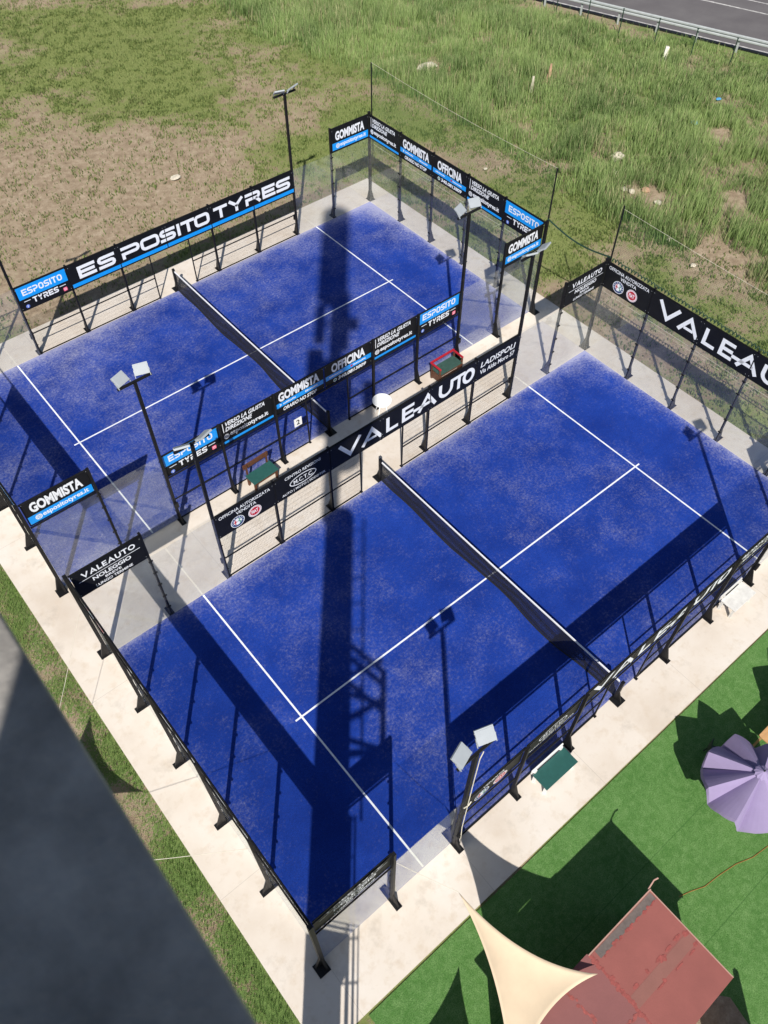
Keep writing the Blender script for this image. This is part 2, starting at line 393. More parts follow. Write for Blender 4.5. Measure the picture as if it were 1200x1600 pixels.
RD = Vector((3.403, -9.998, 0)).normalized(); RN = Vector((-RD.y, RD.x, 0))   # road direction and across it
RN = RN if RN.x > 0 else -RN
def rp(a, n, z=0): return Vector((44.30, 24.274, 0)) + RD * a + RN * n + Vector((0, 0, z))
rd = MB(); rd.add([rp(-60, .55, .02), rp(60, .55, .02), rp(60, 14, .02), rp(-60, 14, .02), rp(-60, .55, -.3), rp(60, .55, -.3), rp(60, 14, -.3), rp(-60, 14, -.3)],
                  [(0, 1, 2, 3), (0, 4, 5, 1), (1, 5, 6, 2), (2, 6, 7, 3), (3, 7, 4, 0)])
road = rd.build('road', M['asphalt']); tag(road, kind='structure')
ml = MB()
for n0, n1 in ((.74, .86), (5.78, 5.93), (7.28, 7.4)):
    ml.add([rp(-60, n0, .025), rp(60, n0, .025), rp(60, n1, .025), rp(-60, n1, .025)], [(0, 1, 2, 3)])
ml.build('road_markings', mat('worn_road_paint', (.42, .41, .40), .8, 0, .4, 3), road)

# ------------------------------------------------------------------ letters
_dg = None
def text_geo(s, bold):
    key = (s, bold)
    if key in text_geo.cache: return text_geo.cache[key]
    cu = bpy.data.curves.new('t', 'FONT'); cu.body = s; cu.size = 1; cu.offset = bold; cu.resolution_u = 3
    ob = bpy.data.objects.new('t', cu); C.objects.link(ob)
    bpy.context.view_layer.update()
    me = bpy.data.meshes.new_from_object(ob.evaluated_get(bpy.context.evaluated_depsgraph_get()))
    vs = np.array([v.co[:2] for v in me.vertices]); fs = [tuple(p.vertices) for p in me.polygons]
    bpy.data.objects.remove(ob); bpy.data.curves.remove(cu); bpy.data.meshes.remove(me)
    text_geo.cache[key] = (vs, fs); return vs, fs
text_geo.cache = {}
def text(mb, s, x, y, wd, ht, bold=.02, shear=0, z=.004):
    vs, fs = text_geo(s, bold)
    lo, hi = vs.min(0), vs.max(0); q = (vs - lo) / (hi - lo)
    q = np.stack([x + q[:, 0] * (wd - shear * ht) + shear * ht * q[:, 1], y + q[:, 1] * ht], 1)
    mb.add([(a, b, z) for a, b in q], fs)
def stroke(mb, pts, t, z=.004, close=False):
    """flat stroke of width t along pts with mitred joints"""
    P = [Vector(p) for p in pts]; n = len(P); Lf, Rt = [], []
    for i, p in enumerate(P):
        a = P[i - 1] if (i > 0 or close) else None; b = P[(i + 1) % n] if (i < n - 1 or close) else None
        d1 = (p - a).normalized() if a is not None else None; d2 = (b - p).normalized() if b is not None else None
        if d1 is None: d1 = d2
        if d2 is None: d2 = d1
        n1 = Vector((-d1.y, d1.x)); n2 = Vector((-d2.y, d2.x)); m_ = (n1 + n2)
        m_ = m_.normalized() if m_.length > 1e-6 else n1
        k = min(1 / max(m_.dot(n1), .3), 2.2) * t / 2
        Lf.append(p + m_ * k); Rt.append(p - m_ * k)
    vs = [(p.x, p.y, z) for p in Lf + Rt]; m = n if close else n - 1
    mb.add(vs, [(n + i, n + (i + 1) % n, (i + 1) % n, i) for i in range(m)])
def arc(cx, cy, r, a0, a1, n=5, ry=None):
    return [(cx + r * math.cos(R(a0 + (a1 - a0) * i / n)), cy + (ry or r) * math.sin(R(a0 + (a1 - a0) * i / n))) for i in range(n + 1)]
def rrect(x0, y0, x1, y1, r):
    return arc(x1 - r, y1 - r, r, 0, 90) + arc(x0 + r, y1 - r, r, 90, 180) + arc(x0 + r, y0 + r, r, 180, 270) + arc(x1 - r, y0 + r, r, 270, 360)
def tech(mb, ch, x, y, wd, ht, t=.22):
    """letters of the wide rounded alphabet; t is the stroke as a share of the height"""
    tt = t * ht; h = tt / 2; x0, x1, y0, y1 = x + h, x + wd - h, y + h, y + ht - h; ym = (y0 + y1) / 2; r = min(.24 * ht, (x1 - x0) * .45)
    S = lambda p, c=False: stroke(mb, p, tt, close=c)
    if ch == 'E':
        S([(x1 + h, y1), (x0, y1), (x0, y0), (x1 + h, y0)]); S([(x0 + h, ym), (x1 + h * .4, ym)])
    elif ch == 'S':
        r2 = (y1 - ym) / 2
        S([(x1 + h, y1)] + arc(x0 + r2, y1 - r2, r2, 90, 270) + arc(x1 - r2, ym - r2, r2, 90, -90) + [(x0 - h, y0)])
    elif ch == 'P':
        r2 = (y1 - ym) * .5 + .04 * ht
        S([(x0 - h, y1)] + arc(x1 - r2, y1 - r2, r2, 90, -90) + [(x0, y1 - 2 * r2), (x0, y0 - h)])
    elif ch == 'R':
        r2 = (y1 - ym) * .5 + .02 * ht
        S([(x0 - h, y1)] + arc(x1 - r2, y1 - r2, r2, 90, -90) + [(x0, y1 - 2 * r2), (x0, y0 - h)])
        S([(x1 - r2 * 1.6, ym - h * .5), (x1 + h * .5, y0 - h)])
    elif ch == 'O': S(rrect(x0, y0, x1, y1, r), True)
    elif ch == 'I': S([((x0 + x1) / 2, y0 - h), ((x0 + x1) / 2, y1 + h)])
    elif ch == 'T':
        S([(x0 - h, y1), (x1 + h, y1)]); S([((x0 + x1) / 2, y1 - h), ((x0 + x1) / 2, y0 - h)])
    elif ch == 'Y':
        xm = (x0 + x1) / 2; S([(x0, y1 + h), (xm, ym), (x1, y1 + h)]); S([(xm, ym + h * .3), (xm, y0 - h)])
def auto(mb, ch, x, y, wd, ht, t=.17):
    """letters of the plain geometric alphabet"""
    tt = t * ht; h = tt / 2; x0, x1, y0, y1 = x + h, x + wd - h, y + h, y + ht - h; xm = (x0 + x1) / 2
    S = lambda p, c=False: stroke(mb, p, tt, close=c)
    if ch == 'V': S([(x0, y1 + h), (xm, y0), (x1, y1 + h)])
    elif ch in 'Aa':
        S([(x0, y0 - h), (xm, y1), (x1, y0 - h)])
        yb = y + .27 * ht
        if ch == 'a': stroke(mb, [(x0 - .28 * wd, y + .34 * ht), (x1 - .2 * wd, y + .34 * ht)], tt * .95)
        else: stroke(mb, [(x0 + .22 * wd, yb), (x1 - .22 * wd, yb)], tt * .8)
    elif ch == 'L': S([(x0, y1 + h), (x0, y0), (x1 + h, y0)])
    elif ch == 'E':
        S([(x1 + h, y1), (x0, y1), (x0, y0), (x1 + h, y0)]); S([(x0 + h, (y0 + y1) / 2), (x1 + h * .6, (y0 + y1) / 2)])
    elif ch == 'U':
        r = (x1 - x0) / 2; S([(x0, y1 + h)] + arc(xm, y0 + r, r, 180, 360, 10) + [(x1, y1 + h)])
    elif ch == 'T':
        S([(x0 - h, y1), (x1 + h, y1)]); S([(xm, y1 - h), (xm, y0 - h)])
    elif ch == 'O': S(arc(xm, (y0 + y1) / 2, (x1 - x0) / 2, 0, 345, 23, (y1 - y0) / 2), True)
def word(fn, mb, s, x, y, wd, ht, t, gap=.1, widths={}):
    us = [widths.get(c, 1) for c in s]; k = wd / (sum(us) + gap * (len(s) - 1)); cx = x
    for c, u in zip(s, us): fn(mb, c, cx, y, u * k, ht, t); cx += (u + gap) * k
TW = {'I': .32, 'T': .95}
AW = {'V': 1.15, 'A': 1.15, 'a': 1.15, 'L': .72, 'E': .72, 'U': .95, 'T': .95, 'O': 1.15}
def disc(mb, cx, cy, r, z=.004, n=28, ry=None):
    mb.add([(cx, cy, z)] + [(cx + r * math.cos(2 * math.pi * i / n), cy + (ry or r) * math.sin(2 * math.pi * i / n), z) for i in range(n)], [(0, i + 1, (i + 1) % n + 1) for i in range(n)])
def ring(mb, cx, cy, r, t, z=.004, n=32, ry=None): stroke(mb, arc(cx, cy, r, 0, 360 - 360 / n, n - 1, ry), t, z, True)
def rect(mb, x0, y0, x1, y1, z=.003): mb.add([(x0, y0, z), (x1, y0, z), (x1, y1, z), (x0, y1, z)], [(0, 1, 2, 3)])

class Banner:
    def __init__(s, wd): s.wd = wd; s.p = {}
    def g(s, name): return s.p.setdefault(name, MB())
def globe(b, cx, cy, r):
    ring(b.g('white'), cx, cy, r, r * .3); stroke(b.g('white'), [(cx - r, cy), (cx + r, cy)], r * .25); stroke(b.g('white'), [(cx, cy - r), (cx, cy + r)], r * .25)
    ring(b.g('white'), cx, cy, r * .5, r * .22, ry=r)
def d_gommista_end(b):
    text(b.g('white'), 'GOMMISTA', .22, .45, 1.52, .385, .045); rect(b.g('blue'), .06, .07, 1.94, .37)
    globe(b, .34, .22, .085); text(b.g('white'), 'espositotyres.it', .46, .11, 1.36, .21, .025)
def d_verso(b):
    w_ = b.g('white'); rect(w_, .14, .53, .165, .92, .004)
    text(w_, 'VERSO LA GIUSTA', .21, .74, 1.52, .17, .03, .25); text(w_, 'DIREZIONE', .21, .53, 1.0, .17, .03, .25)
    globe(b, .22, .33, .085); text(w_, 'espositotyres.it', .35, .23, 1.42, .22, .03); rect(b.g('blue'), .06, .05, 1.94, .145)
def small_marks(b, x, y, n):
    for i in range(n):
        ww = random.uniform(.028, .05); rect(b.g('white'), x, y, x + ww, y + random.choice((.05, .05, .065)), .004); x += ww + .016
def d_gommista(b):
    text(b.g('white'), 'GOMMISTA', .2, .50, 1.6, .38, .045); rect(b.g('blue'), .05, .28, 1.95, .47)
    stroke(b.g('white'), [(.22, .33), (.28, .375), (.22, .42)], .03); small_marks(b, .36, .345, 10); small_marks(b, 1.22, .345, 9)
    text(b.g('white'), 'ORARIO NO STOP', .32, .07, 1.36, .155, .035, .2)
def d_officina(b):
    text(b.g('white'), 'OFFICINA', .3, .50, 1.4, .38, .04); rect(b.g('blue'), .05, .28, 1.95, .47)
    small_marks(b, .2, .345, 10); disc(b.g('red'), 1.12, .375, .045, .0045); small_marks(b, 1.2, .345, 10)
    ring(b.g('white'), .42, .15, .055, .03); disc(b.g('green'), .42, .15, .045, .0045)
    text(b.g('white'), '340.0813809', .54, .075, 1.2, .15, .035, .2)
def d_esposito(b):
    rect(b.g('blue'), .07, .46, 1.93, .96); word(tech, b.g('white'), 'ESPOSITO', .24, .585, 1.52, .25, .2, .12, TW)
    word(tech, b.g('white'), 'TYRES', .52, .185, .98, .22, .23, .12, TW)
    rect(b.g('white'), .2, .34, .44, .365, .004); rect(b.g('white'), 1.56, .34, 1.8, .365, .004)
    disc(b.g('medium_blue'), .27, .14, .07); text(b.g('white'), 'f', .25, .095, .045, .09, .02, 0, .0055)
    s_ = b.g('pink'); s_.add([(p[0], p[1], .004) for p in rrect(1.66, .1, 1.81, .25, .03)], [tuple(range(24))]); ring(b.g('white'), 1.735, .175, .035, .014, .0055)
def d_long_esposito(b):
    w_ = b.g('white')
    for c, x0, x1 in (('E', .36, 1.06), ('S', 1.16, 1.86), ('P', 2.13, 2.9), ('O', 2.93, 3.72), ('S', 3.76, 4.43), ('I', 4.47, 4.68), ('T', 4.7, 5.3), ('O', 5.28, 5.96),
                      ('T', 6.17, 6.8), ('Y', 6.84, 7.58), ('R', 7.64, 8.36), ('E', 8.45, 9.08), ('S', 9.13, 9.82)):
        tech(w_, c, x0, .31, x1 - x0, .5, .25)
    rect(b.g('blue'), .03, .05, 9.97, .2)
    for xx in (2, 4, 6, 8): rect(b.g('seam'), xx - .018, .0, xx + .018, 1, .006)
def d_valeauto(b):
    for c, x0, x1 in (('V', .3, 1.22), ('A', 1.18, 2.05), ('L', 2.18, 2.66), ('E', 2.82, 3.32), ('a', 3.46, 4.3), ('U', 4.36, 4.98), ('T', 4.98, 5.5), ('O', 5.4, 5.94)):
        auto(b.g('white'), c, x0, .19, x1 - x0, .63, .205)
    for xx in (2, 4): rect(b.g('seam'), xx - .02, .0, xx + .02, 1, .006)
def d_ladispoli(b):
    text(b.g('white'), 'LADISPOLI', .2, .52, 1.6, .24, .018, .15); text(b.g('white'), 'Via Aldo Moro 57', .2, .22, 1.6, .2, .018)
def d_autorizzata(b):
    w_ = b.g('white'); text(w_, 'OFFICINA AUTORIZZATA', .14, .77, 1.72, .13, .012); text(w_, 'VENDITA', .68, .59, .68, .125, .012)
    cx, cy = .68, .3; disc(w_, cx, cy, .225); ring(b.g('navy'), cx, cy, .18, .08, .0048); ring(w_, cx, cy, .22, .02, .0056)
    rect(b.g('red'), cx - .095, cy - .11, cx - .06, cy + .11, .0052); rect(b.g('red'), cx - .13, cy - .02, cx - .01, cy + .02, .0052)
    stroke(b.g('green'), [(cx + .06, cy - .11), (cx + .1, cy - .05), (cx + .03, cy), (cx + .09, cy + .05), (cx + .04, cy + .11)], .035, .0052)
    for k_ in range(9):
        aa = R(200 - k_ * 27.5); disc(w_, cx + .18 * math.cos(aa), cy + .18 * math.sin(aa), .016, .0062, 8)
    cx = 1.27; disc(w_, cx, cy, .225); disc(b.g('red'), cx, cy, .165, .0048); ring(b.g('red'), cx, cy, .2, .012, .0048)
    text(w_, 'FIAT', cx - .115, cy - .075, .23, .15, .03, 0, .0058)
def d_centro(b):
    w_ = b.g('white'); text(w_, 'CENTRO REVISIONI', .38, .77, 1.28, .12, .01); ring(w_, 1.0, .48, .47, .03, ry=.19)
    text(w_, 'M.C.T.C.', .66, .39, .7, .17, .01); text(w_, 'AUTO | MOTO | SCOOTER', .22, .1, 1.58, .125, .012)
def d_noleggio(b):
    w_ = b.g('white'); word(auto, w_, 'VALEAUTO', .28, .67, 1.5, .2, .2, .12, AW); rect(w_, .16, .575, 1.88, .595, .004)
    text(w_, 'NOLEGGIO', .5, .37, 1.08, .15, .03); text(w_, 'BREVE', .8, .235, .46, .085, .025); text(w_, 'LUNGO TERMINE', .5, .08, 1.05, .1, .025)
PM = {'white': ('lettering', 'white_print'), 'blue': ('blue_stripe', 'blue_print'), 'red': ('red_mark', 'red_print'), 'navy': ('navy_ring', 'navy_print'),
      'green': ('green_mark', 'green_print'), 'pink': ('social_icon', 'pink_print'), 'medium_blue': ('social_icon', 'fb_print'), 'seam': ('seam', 'black')}
BW = {d_long_esposito: 10, d_valeauto: 6}
protos = {}
def banner(fn, face, pos, label):
    """face 'y': text runs along +x and looks to -y; face 'x': text runs along -y and looks to -x"""
    if fn not in protos:
        wd = BW.get(fn, 2); b = Banner(wd); fn(b)
        bd = MB(); bd.box(.025, wd - .025, .02, .98, -.012, 0)
        for xx in [k_ * 2 + e for k_ in range(wd // 2) for e in (.05, 1.95)]:
            pass
        me = bd.build('advertising_banner', M['board']); parts = []
        for k_, mb in b.p.items():
            nm, mt = PM[k_]; parts.append(mb.build(nm, M[mt], me))
        bo = MB()
        for k_ in range(wd // 2):
            for xx in (k_ * 2 + .06, k_ * 2 + 1.94):
                for yy in (.1, .9): disc(bo, xx, yy, .012, .0062, 6)
        parts.append(bo.build('bolts', M['steel'], me))
        protos[fn] = (me, parts, []); o = me
    else:
        src, parts, _ = protos[fn]; o = src.copy(); C.objects.link(o)
        for p in parts: c = p.copy(); C.objects.link(c); c.parent = o
    if face == 'y': mw = Matrix(((1, 0, 0, pos[0]), (0, 0, -1, pos[1]), (0, 1, 0, pos[2]), (0, 0, 0, 1)))
    else: mw = Matrix(((0, 0, -1, pos[0]), (-1, 0, 0, pos[1]), (0, 1, 0, pos[2]), (0, 0, 0, 1)))
    o.matrix_world = mw
    return tag(o, label, 'banner', 'advertising banners on the court fences')
GA = 'on the garden side of the near court'
CA = 'on the corridor side of the near court'
CB = 'on the corridor side of the far court'
FB = 'on the field side of the far court'
EA = 'on the road end of the near court'
EB = 'on the road end of the far court'
TA = 'on the tower end of the near court'
TB = 'on the tower end of the far court'
for y, loc in ((A0, GA), (A10, CA)):
    yy = y - .004
    banner(d_noleggio, 'y', (0, yy, 3), 'black VALEAUTO NOLEGGIO banner near the tower ' + loc)
    banner(d_autorizzata, 'y', (4, yy, 2), 'black OFFICINA AUTORIZZATA banner with emblems ' + loc)
    banner(d_centro, 'y', (6, yy, 2), 'black CENTRO REVISIONI banner with oval mark ' + loc)
    banner(d_valeauto, 'y', (8, yy, 2), 'long black banner with big VALEAUTO letters ' + loc)
    banner(d_ladispoli, 'y', (14, yy, 2), 'black LADISPOLI Via Aldo Moro 57 banner ' + loc)
    banner(d_noleggio, 'y', (18, yy, 3), 'black VALEAUTO NOLEGGIO banner near the road ' + loc)
banner(d_autorizzata, 'x', (19.996, 10, 3), 'black OFFICINA AUTORIZZATA banner with emblems ' + EA)
banner(d_valeauto, 'x', (19.996, 8, 3), 'long black banner with big VALEAUTO letters ' + EA)
banner(d_autorizzata, 'x', (-.014, 10, 3), 'black OFFICINA AUTORIZZATA banner seen edge on ' + TA)
banner(d_valeauto, 'x', (-.014, 8, 3), 'long VALEAUTO banner seen edge on ' + TA)
banner(d_ladispoli, 'x', (-.014, 2, 3), 'black LADISPOLI banner seen edge on ' + TA)
yb = B0 - .004
banner(d_gommista_end, 'y', (0, yb, 3), 'black GOMMISTA banner near the tower ' + CB)
banner(d_esposito, 'y', (4, yb, 2), 'blue ESPOSITO TYRES banner behind floodlights ' + CB)
banner(d_verso, 'y', (6, yb, 2), 'VERSO LA GIUSTA banner above brown bench ' + CB)
banner(d_gommista, 'y', (8, yb, 2), 'black GOMMISTA ORARIO NO STOP banner ' + CB)
banner(d_officina, 'y', (10, yb, 2), 'black OFFICINA phone number banner ' + CB)
banner(d_verso, 'y', (12, yb, 2), 'VERSO LA GIUSTA banner above white table ' + CB)
banner(d_esposito, 'y', (14, yb, 2), 'blue ESPOSITO TYRES banner by red bench ' + CB)
banner(d_gommista_end, 'y', (18, yb, 3), 'black GOMMISTA banner near the road ' + CB)
yb = B10 - .004
banner(d_esposito, 'y', (4, yb, 2), 'blue topped ESPOSITO TYRES banner ' + FB)
banner(d_long_esposito, 'y', (6, yb, 2), 'longest banner with huge ESPOSITO TYRES letters ' + FB)
banner(d_gommista_end, 'y', (18, yb, 3), 'black GOMMISTA banner with blue handle stripe in the farthest corner')
banner(d_verso, 'x', (19.996, B10, 3), 'VERSO LA GIUSTA banner in the corner ' + EB)
banner(d_gommista, 'x', (19.996, B10 - 2, 3), 'black GOMMISTA ORARIO NO STOP banner ' + EB)
banner(d_officina, 'x', (19.996, B10 - 4, 3), 'black OFFICINA phone number banner ' + EB)
banner(d_verso, 'x', (19.996, B10 - 6, 3), 'VERSO LA GIUSTA banner beside blue one ' + EB)
banner(d_esposito, 'x', (19.996, B10 - 8, 3), 'blue topped ESPOSITO TYRES banner ' + EB)
banner(d_gommista, 'x', (-.014, B10 - 6, 3), 'black GOMMISTA banner seen edge on ' + TB)
banner(d_verso, 'x', (-.014, B10 - 8, 3), 'black VERSO banner seen edge on ' + TB)
banner(d_officina, 'x', (-.014, B10 - 4, 3), 'black OFFICINA banner at picture edge ' + TB)
# ------------------------------------------------------------------ court enclosures
class Wall:
    """u along the wall, n outwards, z up"""
    def __init__(s, o, u, n): s.o, s.u, s.n = Vector((*o, 0)), Vector((*u, 0)), Vector((*n, 0))
    def p(s, u, n, z): return s.o + s.u * u + s.n * n + Vector((0, 0, z))
    def box(s, mb, u0, u1, n0, n1, z0, z1):
        mb.obox(s.p((u0 + u1) / 2, (n0 + n1) / 2, (z0 + z1) / 2), s.u, s.n, (0, 0, 1), (u1 - u0) / 2, (n1 - n0) / 2, (z1 - z0) / 2)
def foot(w_, mb, u, n0=.1):
    mb.extr([w_.p(u - .022, n0, .62), w_.p(u - .022, n0, .02), w_.p(u - .022, n0 + .2, .02)], w_.u * .044)
    w_.box(mb, u - .085, u + .085, -.005, n0 + .23, .001, .022)
    for du in (-.06, .06): w_.box(mb, u + du - .012, u + du + .012, n0 + .18, n0 + .2, .022, .04)
def post_mb(w_, u, top, glass=True, thin=False):
    mb = MB()
    if thin:
        w_.box(mb, u - .02, u + .02, .016, .056, .022, top); w_.box(mb, u - .04, u + .04, .0, .1, .001, .022)
        return mb
    w_.box(mb, u - .033, u + .033, .016, .1, .022, top + .03); foot(w_, mb, u)
    if glass:
        for z in (.45, 1.05, 1.65, 2.25, 2.8):
            for du in (-.06, .06): w_.box(mb, u + min(0, du) - .001, u + max(0, du) + .001, -.018, -.008, z - .02, z + .02)
            w_.box(mb, u - .066, u + .066, .008, .0165, z - .018, z + .018)
    return mb
def corner_post(w_, t, u, side, top):
    mb = MB(); a = min(u, u + side * .1); w_.box(mb, a, a + .1, .012, .11, .022, top + .06)
    mb.extr([w_.p(u + side * .1, .03, .6), w_.p(u + side * .1, .03, .02), w_.p(u + side * .26, .03, .02)], w_.n * .06)
    mb.extr([w_.p(u + side * .02, .11, .6), w_.p(u + side * .02, .11, .02), w_.p(u + side * .02, .27, .02)], w_.u * side * .06)
    w_.box(mb, min(u - side * .02, u + side * .3), max(u - side * .02, u + side * .3), 0, .3, .001, .022)
    mb.build('corner_post', M['black'], t)
def local(t, w_): w_.o = w_.o - t.location; return w_
def glass_pane(w_, t, u0, u1, h=3.0):
    mb = MB(); w_.box(mb, u0 + .012, u1 - .012, -.006, .006, .03, h - .012); mb.build('glass_pane', M['glass'], t)
def rail(w_, t, u0, u1, zs, n0=.016, h=.02, name='rail'):
    mb = MB()
    for z in zs: w_.box(mb, u0, u1, n0, n0 + .035, z - h, z + h)
    mb.build(name, M['black'], t)
def weld(w_, t, u0, u1, z0, z1, pitch=.05):
    mb = MB(); rw = .0011
    for i in range(1, int(round((u1 - u0) / pitch))): u = u0 + i * pitch; w_.box(mb, u - rw, u + rw, .006, .0085, z0, z1)
    for i in range(1, int(round((z1 - z0) / .2))): z = z0 + i * .2; w_.box(mb, u0, u1, .0087, .0112, z - rw * .45, z + rw * .45)
    mb.build('mesh_panel', M['mesh_wire'], t)
def end_wall(x, y0, nx_, label):
    t = thing('glass_wall', (x, y0, 0), label, 'glass wall', 'glass end walls of the padel courts')
    w_ = local(t, Wall((x, y0), (0, 1), (nx_, 0)))
    for k_ in range(5): glass_pane(w_, t, 2 * k_, 2 * k_ + 2)
    for u in (2, 4, 6, 8): post_mb(w_, u, 4).build('post', M['black'], t)
    corner_post(w_, t, 0, -1, 4); corner_post(w_, t, 10, 1, 4)
    rail(w_, t, 0, 10, (3.0, 3.98)); 
    return t
def corner_glass(y, ny_, x0, x1, end, label):
    """4 m of glass beside a corner: the banner bay is 4 m tall, the next one stops at the glass edge"""
    t = thing('glass_side_wall', (x0, y, 0), label, 'glass wall', 'glass side walls of the padel courts')
    w_ = local(t, Wall((x0, y), (1, 0), (0, ny_)))
    glass_pane(w_, t, 0, 2); glass_pane(w_, t, 2, 4)
    post_mb(w_, 2, 4).build('post', M['black'], t)
    u = (0, 2) if end == 0 else (2, 4)
    rail(w_, t, u[0], u[1], (3.0, 3.98))
    return t
def mesh_side(y, ny_, label):
    t = thing('mesh_fence', (4, y, 0), label, 'mesh fence', 'welded mesh side fences of the padel courts')
    w_ = local(t, Wall((4, y), (1, 0), (0, ny_)))
    for u in (2, 4, 8, 10): post_mb(w_, u, 3, False).build('post', M['black'], t)
    for u in (5.17, 6.9): post_mb(w_, u, 2.0, False, True).build('gate_post', M['black'], t)
    for u0, u1 in ((.05, 2), (2, 4), (4, 5.17), (6.9, 8), (8, 10), (10, 11.95)): weld(w_, t, u0 + .02, u1 - .02, .03, 2.0)
    rail(w_, t, .05, 11.95, (2.985, 2.0)); rail(w_, t, .05, 5.15, (.03, .98), h=.014); rail(w_, t, 6.92, 11.95, (.03, .98), h=.014)
    return t
end_wall(20, A0, 1, 'glass end wall of the near court under big VALEAUTO letters towards the road')
end_wall(0, A0, -1, 'glass end wall of the near court seen edge on below the tower')
end_wall(20, B0, 1, 'glass end wall of the far court under OFFICINA and GOMMISTA banners towards the road')
end_wall(0, B0, -1, 'glass end wall of the far court at the left picture edge')
for y, ny_, nm in ((A0, -1, 'garden side of the near court'), (A10, 1, 'corridor side of the near court'), (B0, -1, 'corridor side of the far court'), (B10, 1, 'field side of the far court')):
    corner_glass(y, ny_, 0, 4, 0, 'glass wall nearer the tower, ' + nm)
    corner_glass(y, ny_, 16, 20, 1, 'glass wall nearer the road, ' + nm)
    mesh_side(y, ny_, 'black mesh fence with gate gap, ' + nm)

# court nets
def court_net(y0, label):
    t = thing('court_net', (10, y0 + 5, 0), label, 'net', 'nets across the padel courts')
    for s_ in (-1, 1):
        mb = MB(); mb.box(-.045, .045, s_ * 5.06 - .045, s_ * 5.06 + .045, .02, 1.0); mb.box(-.16, .16, min(s_ * 4.98, s_ * 5.3), max(s_ * 4.98, s_ * 5.3), .007, .03)
        mb.extr([(-.02, s_ * 5.105, .45), (-.02, s_ * 5.105, .03), (-.02, s_ * 5.27, .03)], (.04, 0, 0))
        mb.build('net_post', M['black'], t)
    nt_ = MB(); tp = MB(); n = 40
    top = lambda y: .88 + .04 * (abs(y) / 5) ** 2
    bot = lambda y: .03 + .02 * abs(math.sin(y * 2.1))
    bx = lambda y: -.10 * math.exp(-((abs(y) - 2.2) / 1.2) ** 2) - .03 * math.sin(y * 1.7)       # the loose foot of the net hangs to one side
    yy = np.arange(-4.98, 4.981, .042)
    for y in yy: nt_.bar((bx(y), y, bot(y)), (0, y, top(y) - .03), .0042)
    for k_ in range(21):
        f_ = k_ / 20
        for i in range(n):
            ya, yb_ = -4.98 + 9.96 * i / n, -4.98 + 9.96 * (i + 1) / n
            P = lambda y: (bx(y) * (1 - f_), y, bot(y) + (top(y) - .03 - bot(y)) * f_)
            nt_.bar(P(ya), P(yb_), .0042 if 0 < k_ < 20 else .012)
    nt_.build('net_mesh', M['net'], t)
    for i in range(n):
        ya, yb_ = -4.98 + 9.96 * i / n, -4.98 + 9.96 * (i + 1) / n
        tp.bar((0, ya, top(ya) - .015), (0, yb_, top(yb_) - .015), .014, .027)
    tp.build('white_tape', M['tape'], t)
court_net(A0, 'black net with white tape across the near court')
court_net(B0, 'black net with white tape across the far court')

# floodlight posts
def flood_post(x, y, ny_, label, cable=False):
    t = thing('floodlight_post', (x, y, 0), label, 'floodlight', 'floodlight posts along the courts')
    w_ = Wall((0, 0), (1, 0), (0, ny_))
    mb = MB(); w_.box(mb, -.042, .042, .014, .1, .022, 6.0); foot(w_, mb, 0)
    for z in (.45, 1.05, 1.65, 2.25, 2.8): w_.box(mb, -.066, .066, .008, .0135, z - .018, z + .018)
    w_.box(mb, -.07, .07, .1, .17, .7, .92)
    mb.build('pole', M['black'], t)
    ca = MB(); ca.obox(w_.p(0, .057, 6.03), w_.u, w_.n, (0, 0, 1), .5, .03, .03); ca.build('crossarm', M['black'], t)
    for s_ in (-1, 1):
        yaw = R(-18 * s_); tilt = R(52)
        fwd = Vector((math.sin(-yaw), -math.cos(yaw) * ny_, 0))                      # looks into the court
        d = (fwd * math.cos(tilt) + Vector((0, 0, -math.sin(tilt)))).normalized()     # lens normal
        side = d.cross(Vector((0, 0, 1))).normalized(); up = side.cross(d).normalized()
        c = w_.p(.27 * s_, .057, 6.22) + fwd * .12
        f_ = MB(); f_.obox(c, side, up, d, .195, .155, .025)
        for a_, b_ in ((-.197, .09), (-.197, -.09), (.197, .09), (.197, -.09), (0, -.157)): f_.obox(c + side * a_ + up * b_, side, up, d, .009, .009, .01)
        f_.obox(c - d * .026, side, up, d, .165, .125, .003)
        hb = f_.build('floodlight', M['lamp_grey'], t, bevel=.008)
        l_ = MB(); l_.obox(c + d * .027, side, up, d, .165, .125, .003); l_.build('lens', M['lamp_glass'], hb)
        br = MB()
        for e in (-1, 1): br.bar(w_.p(.27 * s_, .057, 6.05) + side * (.2 * e), c + side * (.2 * e), .008, .018)
        br.build('bracket', M['lamp_grey'], hb)
    if cable:
        cb = MB(); cb.tube([w_.p(.12, .12, 6.05), w_.p(.05, .125, 5.8), w_.p(.05, .12, 4.5), w_.p(.05, .125, 3.1), w_.p(.03, .14, 1.5), w_.p(.05, .2, .05)], .011, 6)
        cb.tube([w_.p(-.08, .13, 3.1), w_.p(.05, .14, 3.05), w_.p(.14, .13, 3.12)], .014, 6); cb.build('cable', M['rope'], t)
    return t
for x, e in ((4, 'tower'), (16, 'road')):
    flood_post(x, A0, -1, f'twin floodlight post nearer the {e}, garden side of the near court', x == 4)
    flood_post(x, A10, 1, f'twin floodlight post nearer the {e}, corridor side of the near court')
    flood_post(x, B0, -1, f'twin floodlight post nearer the {e}, corridor side of the far court')
    flood_post(x, B10, 1, f'twin floodlight post nearer the {e}, field side of the far court')

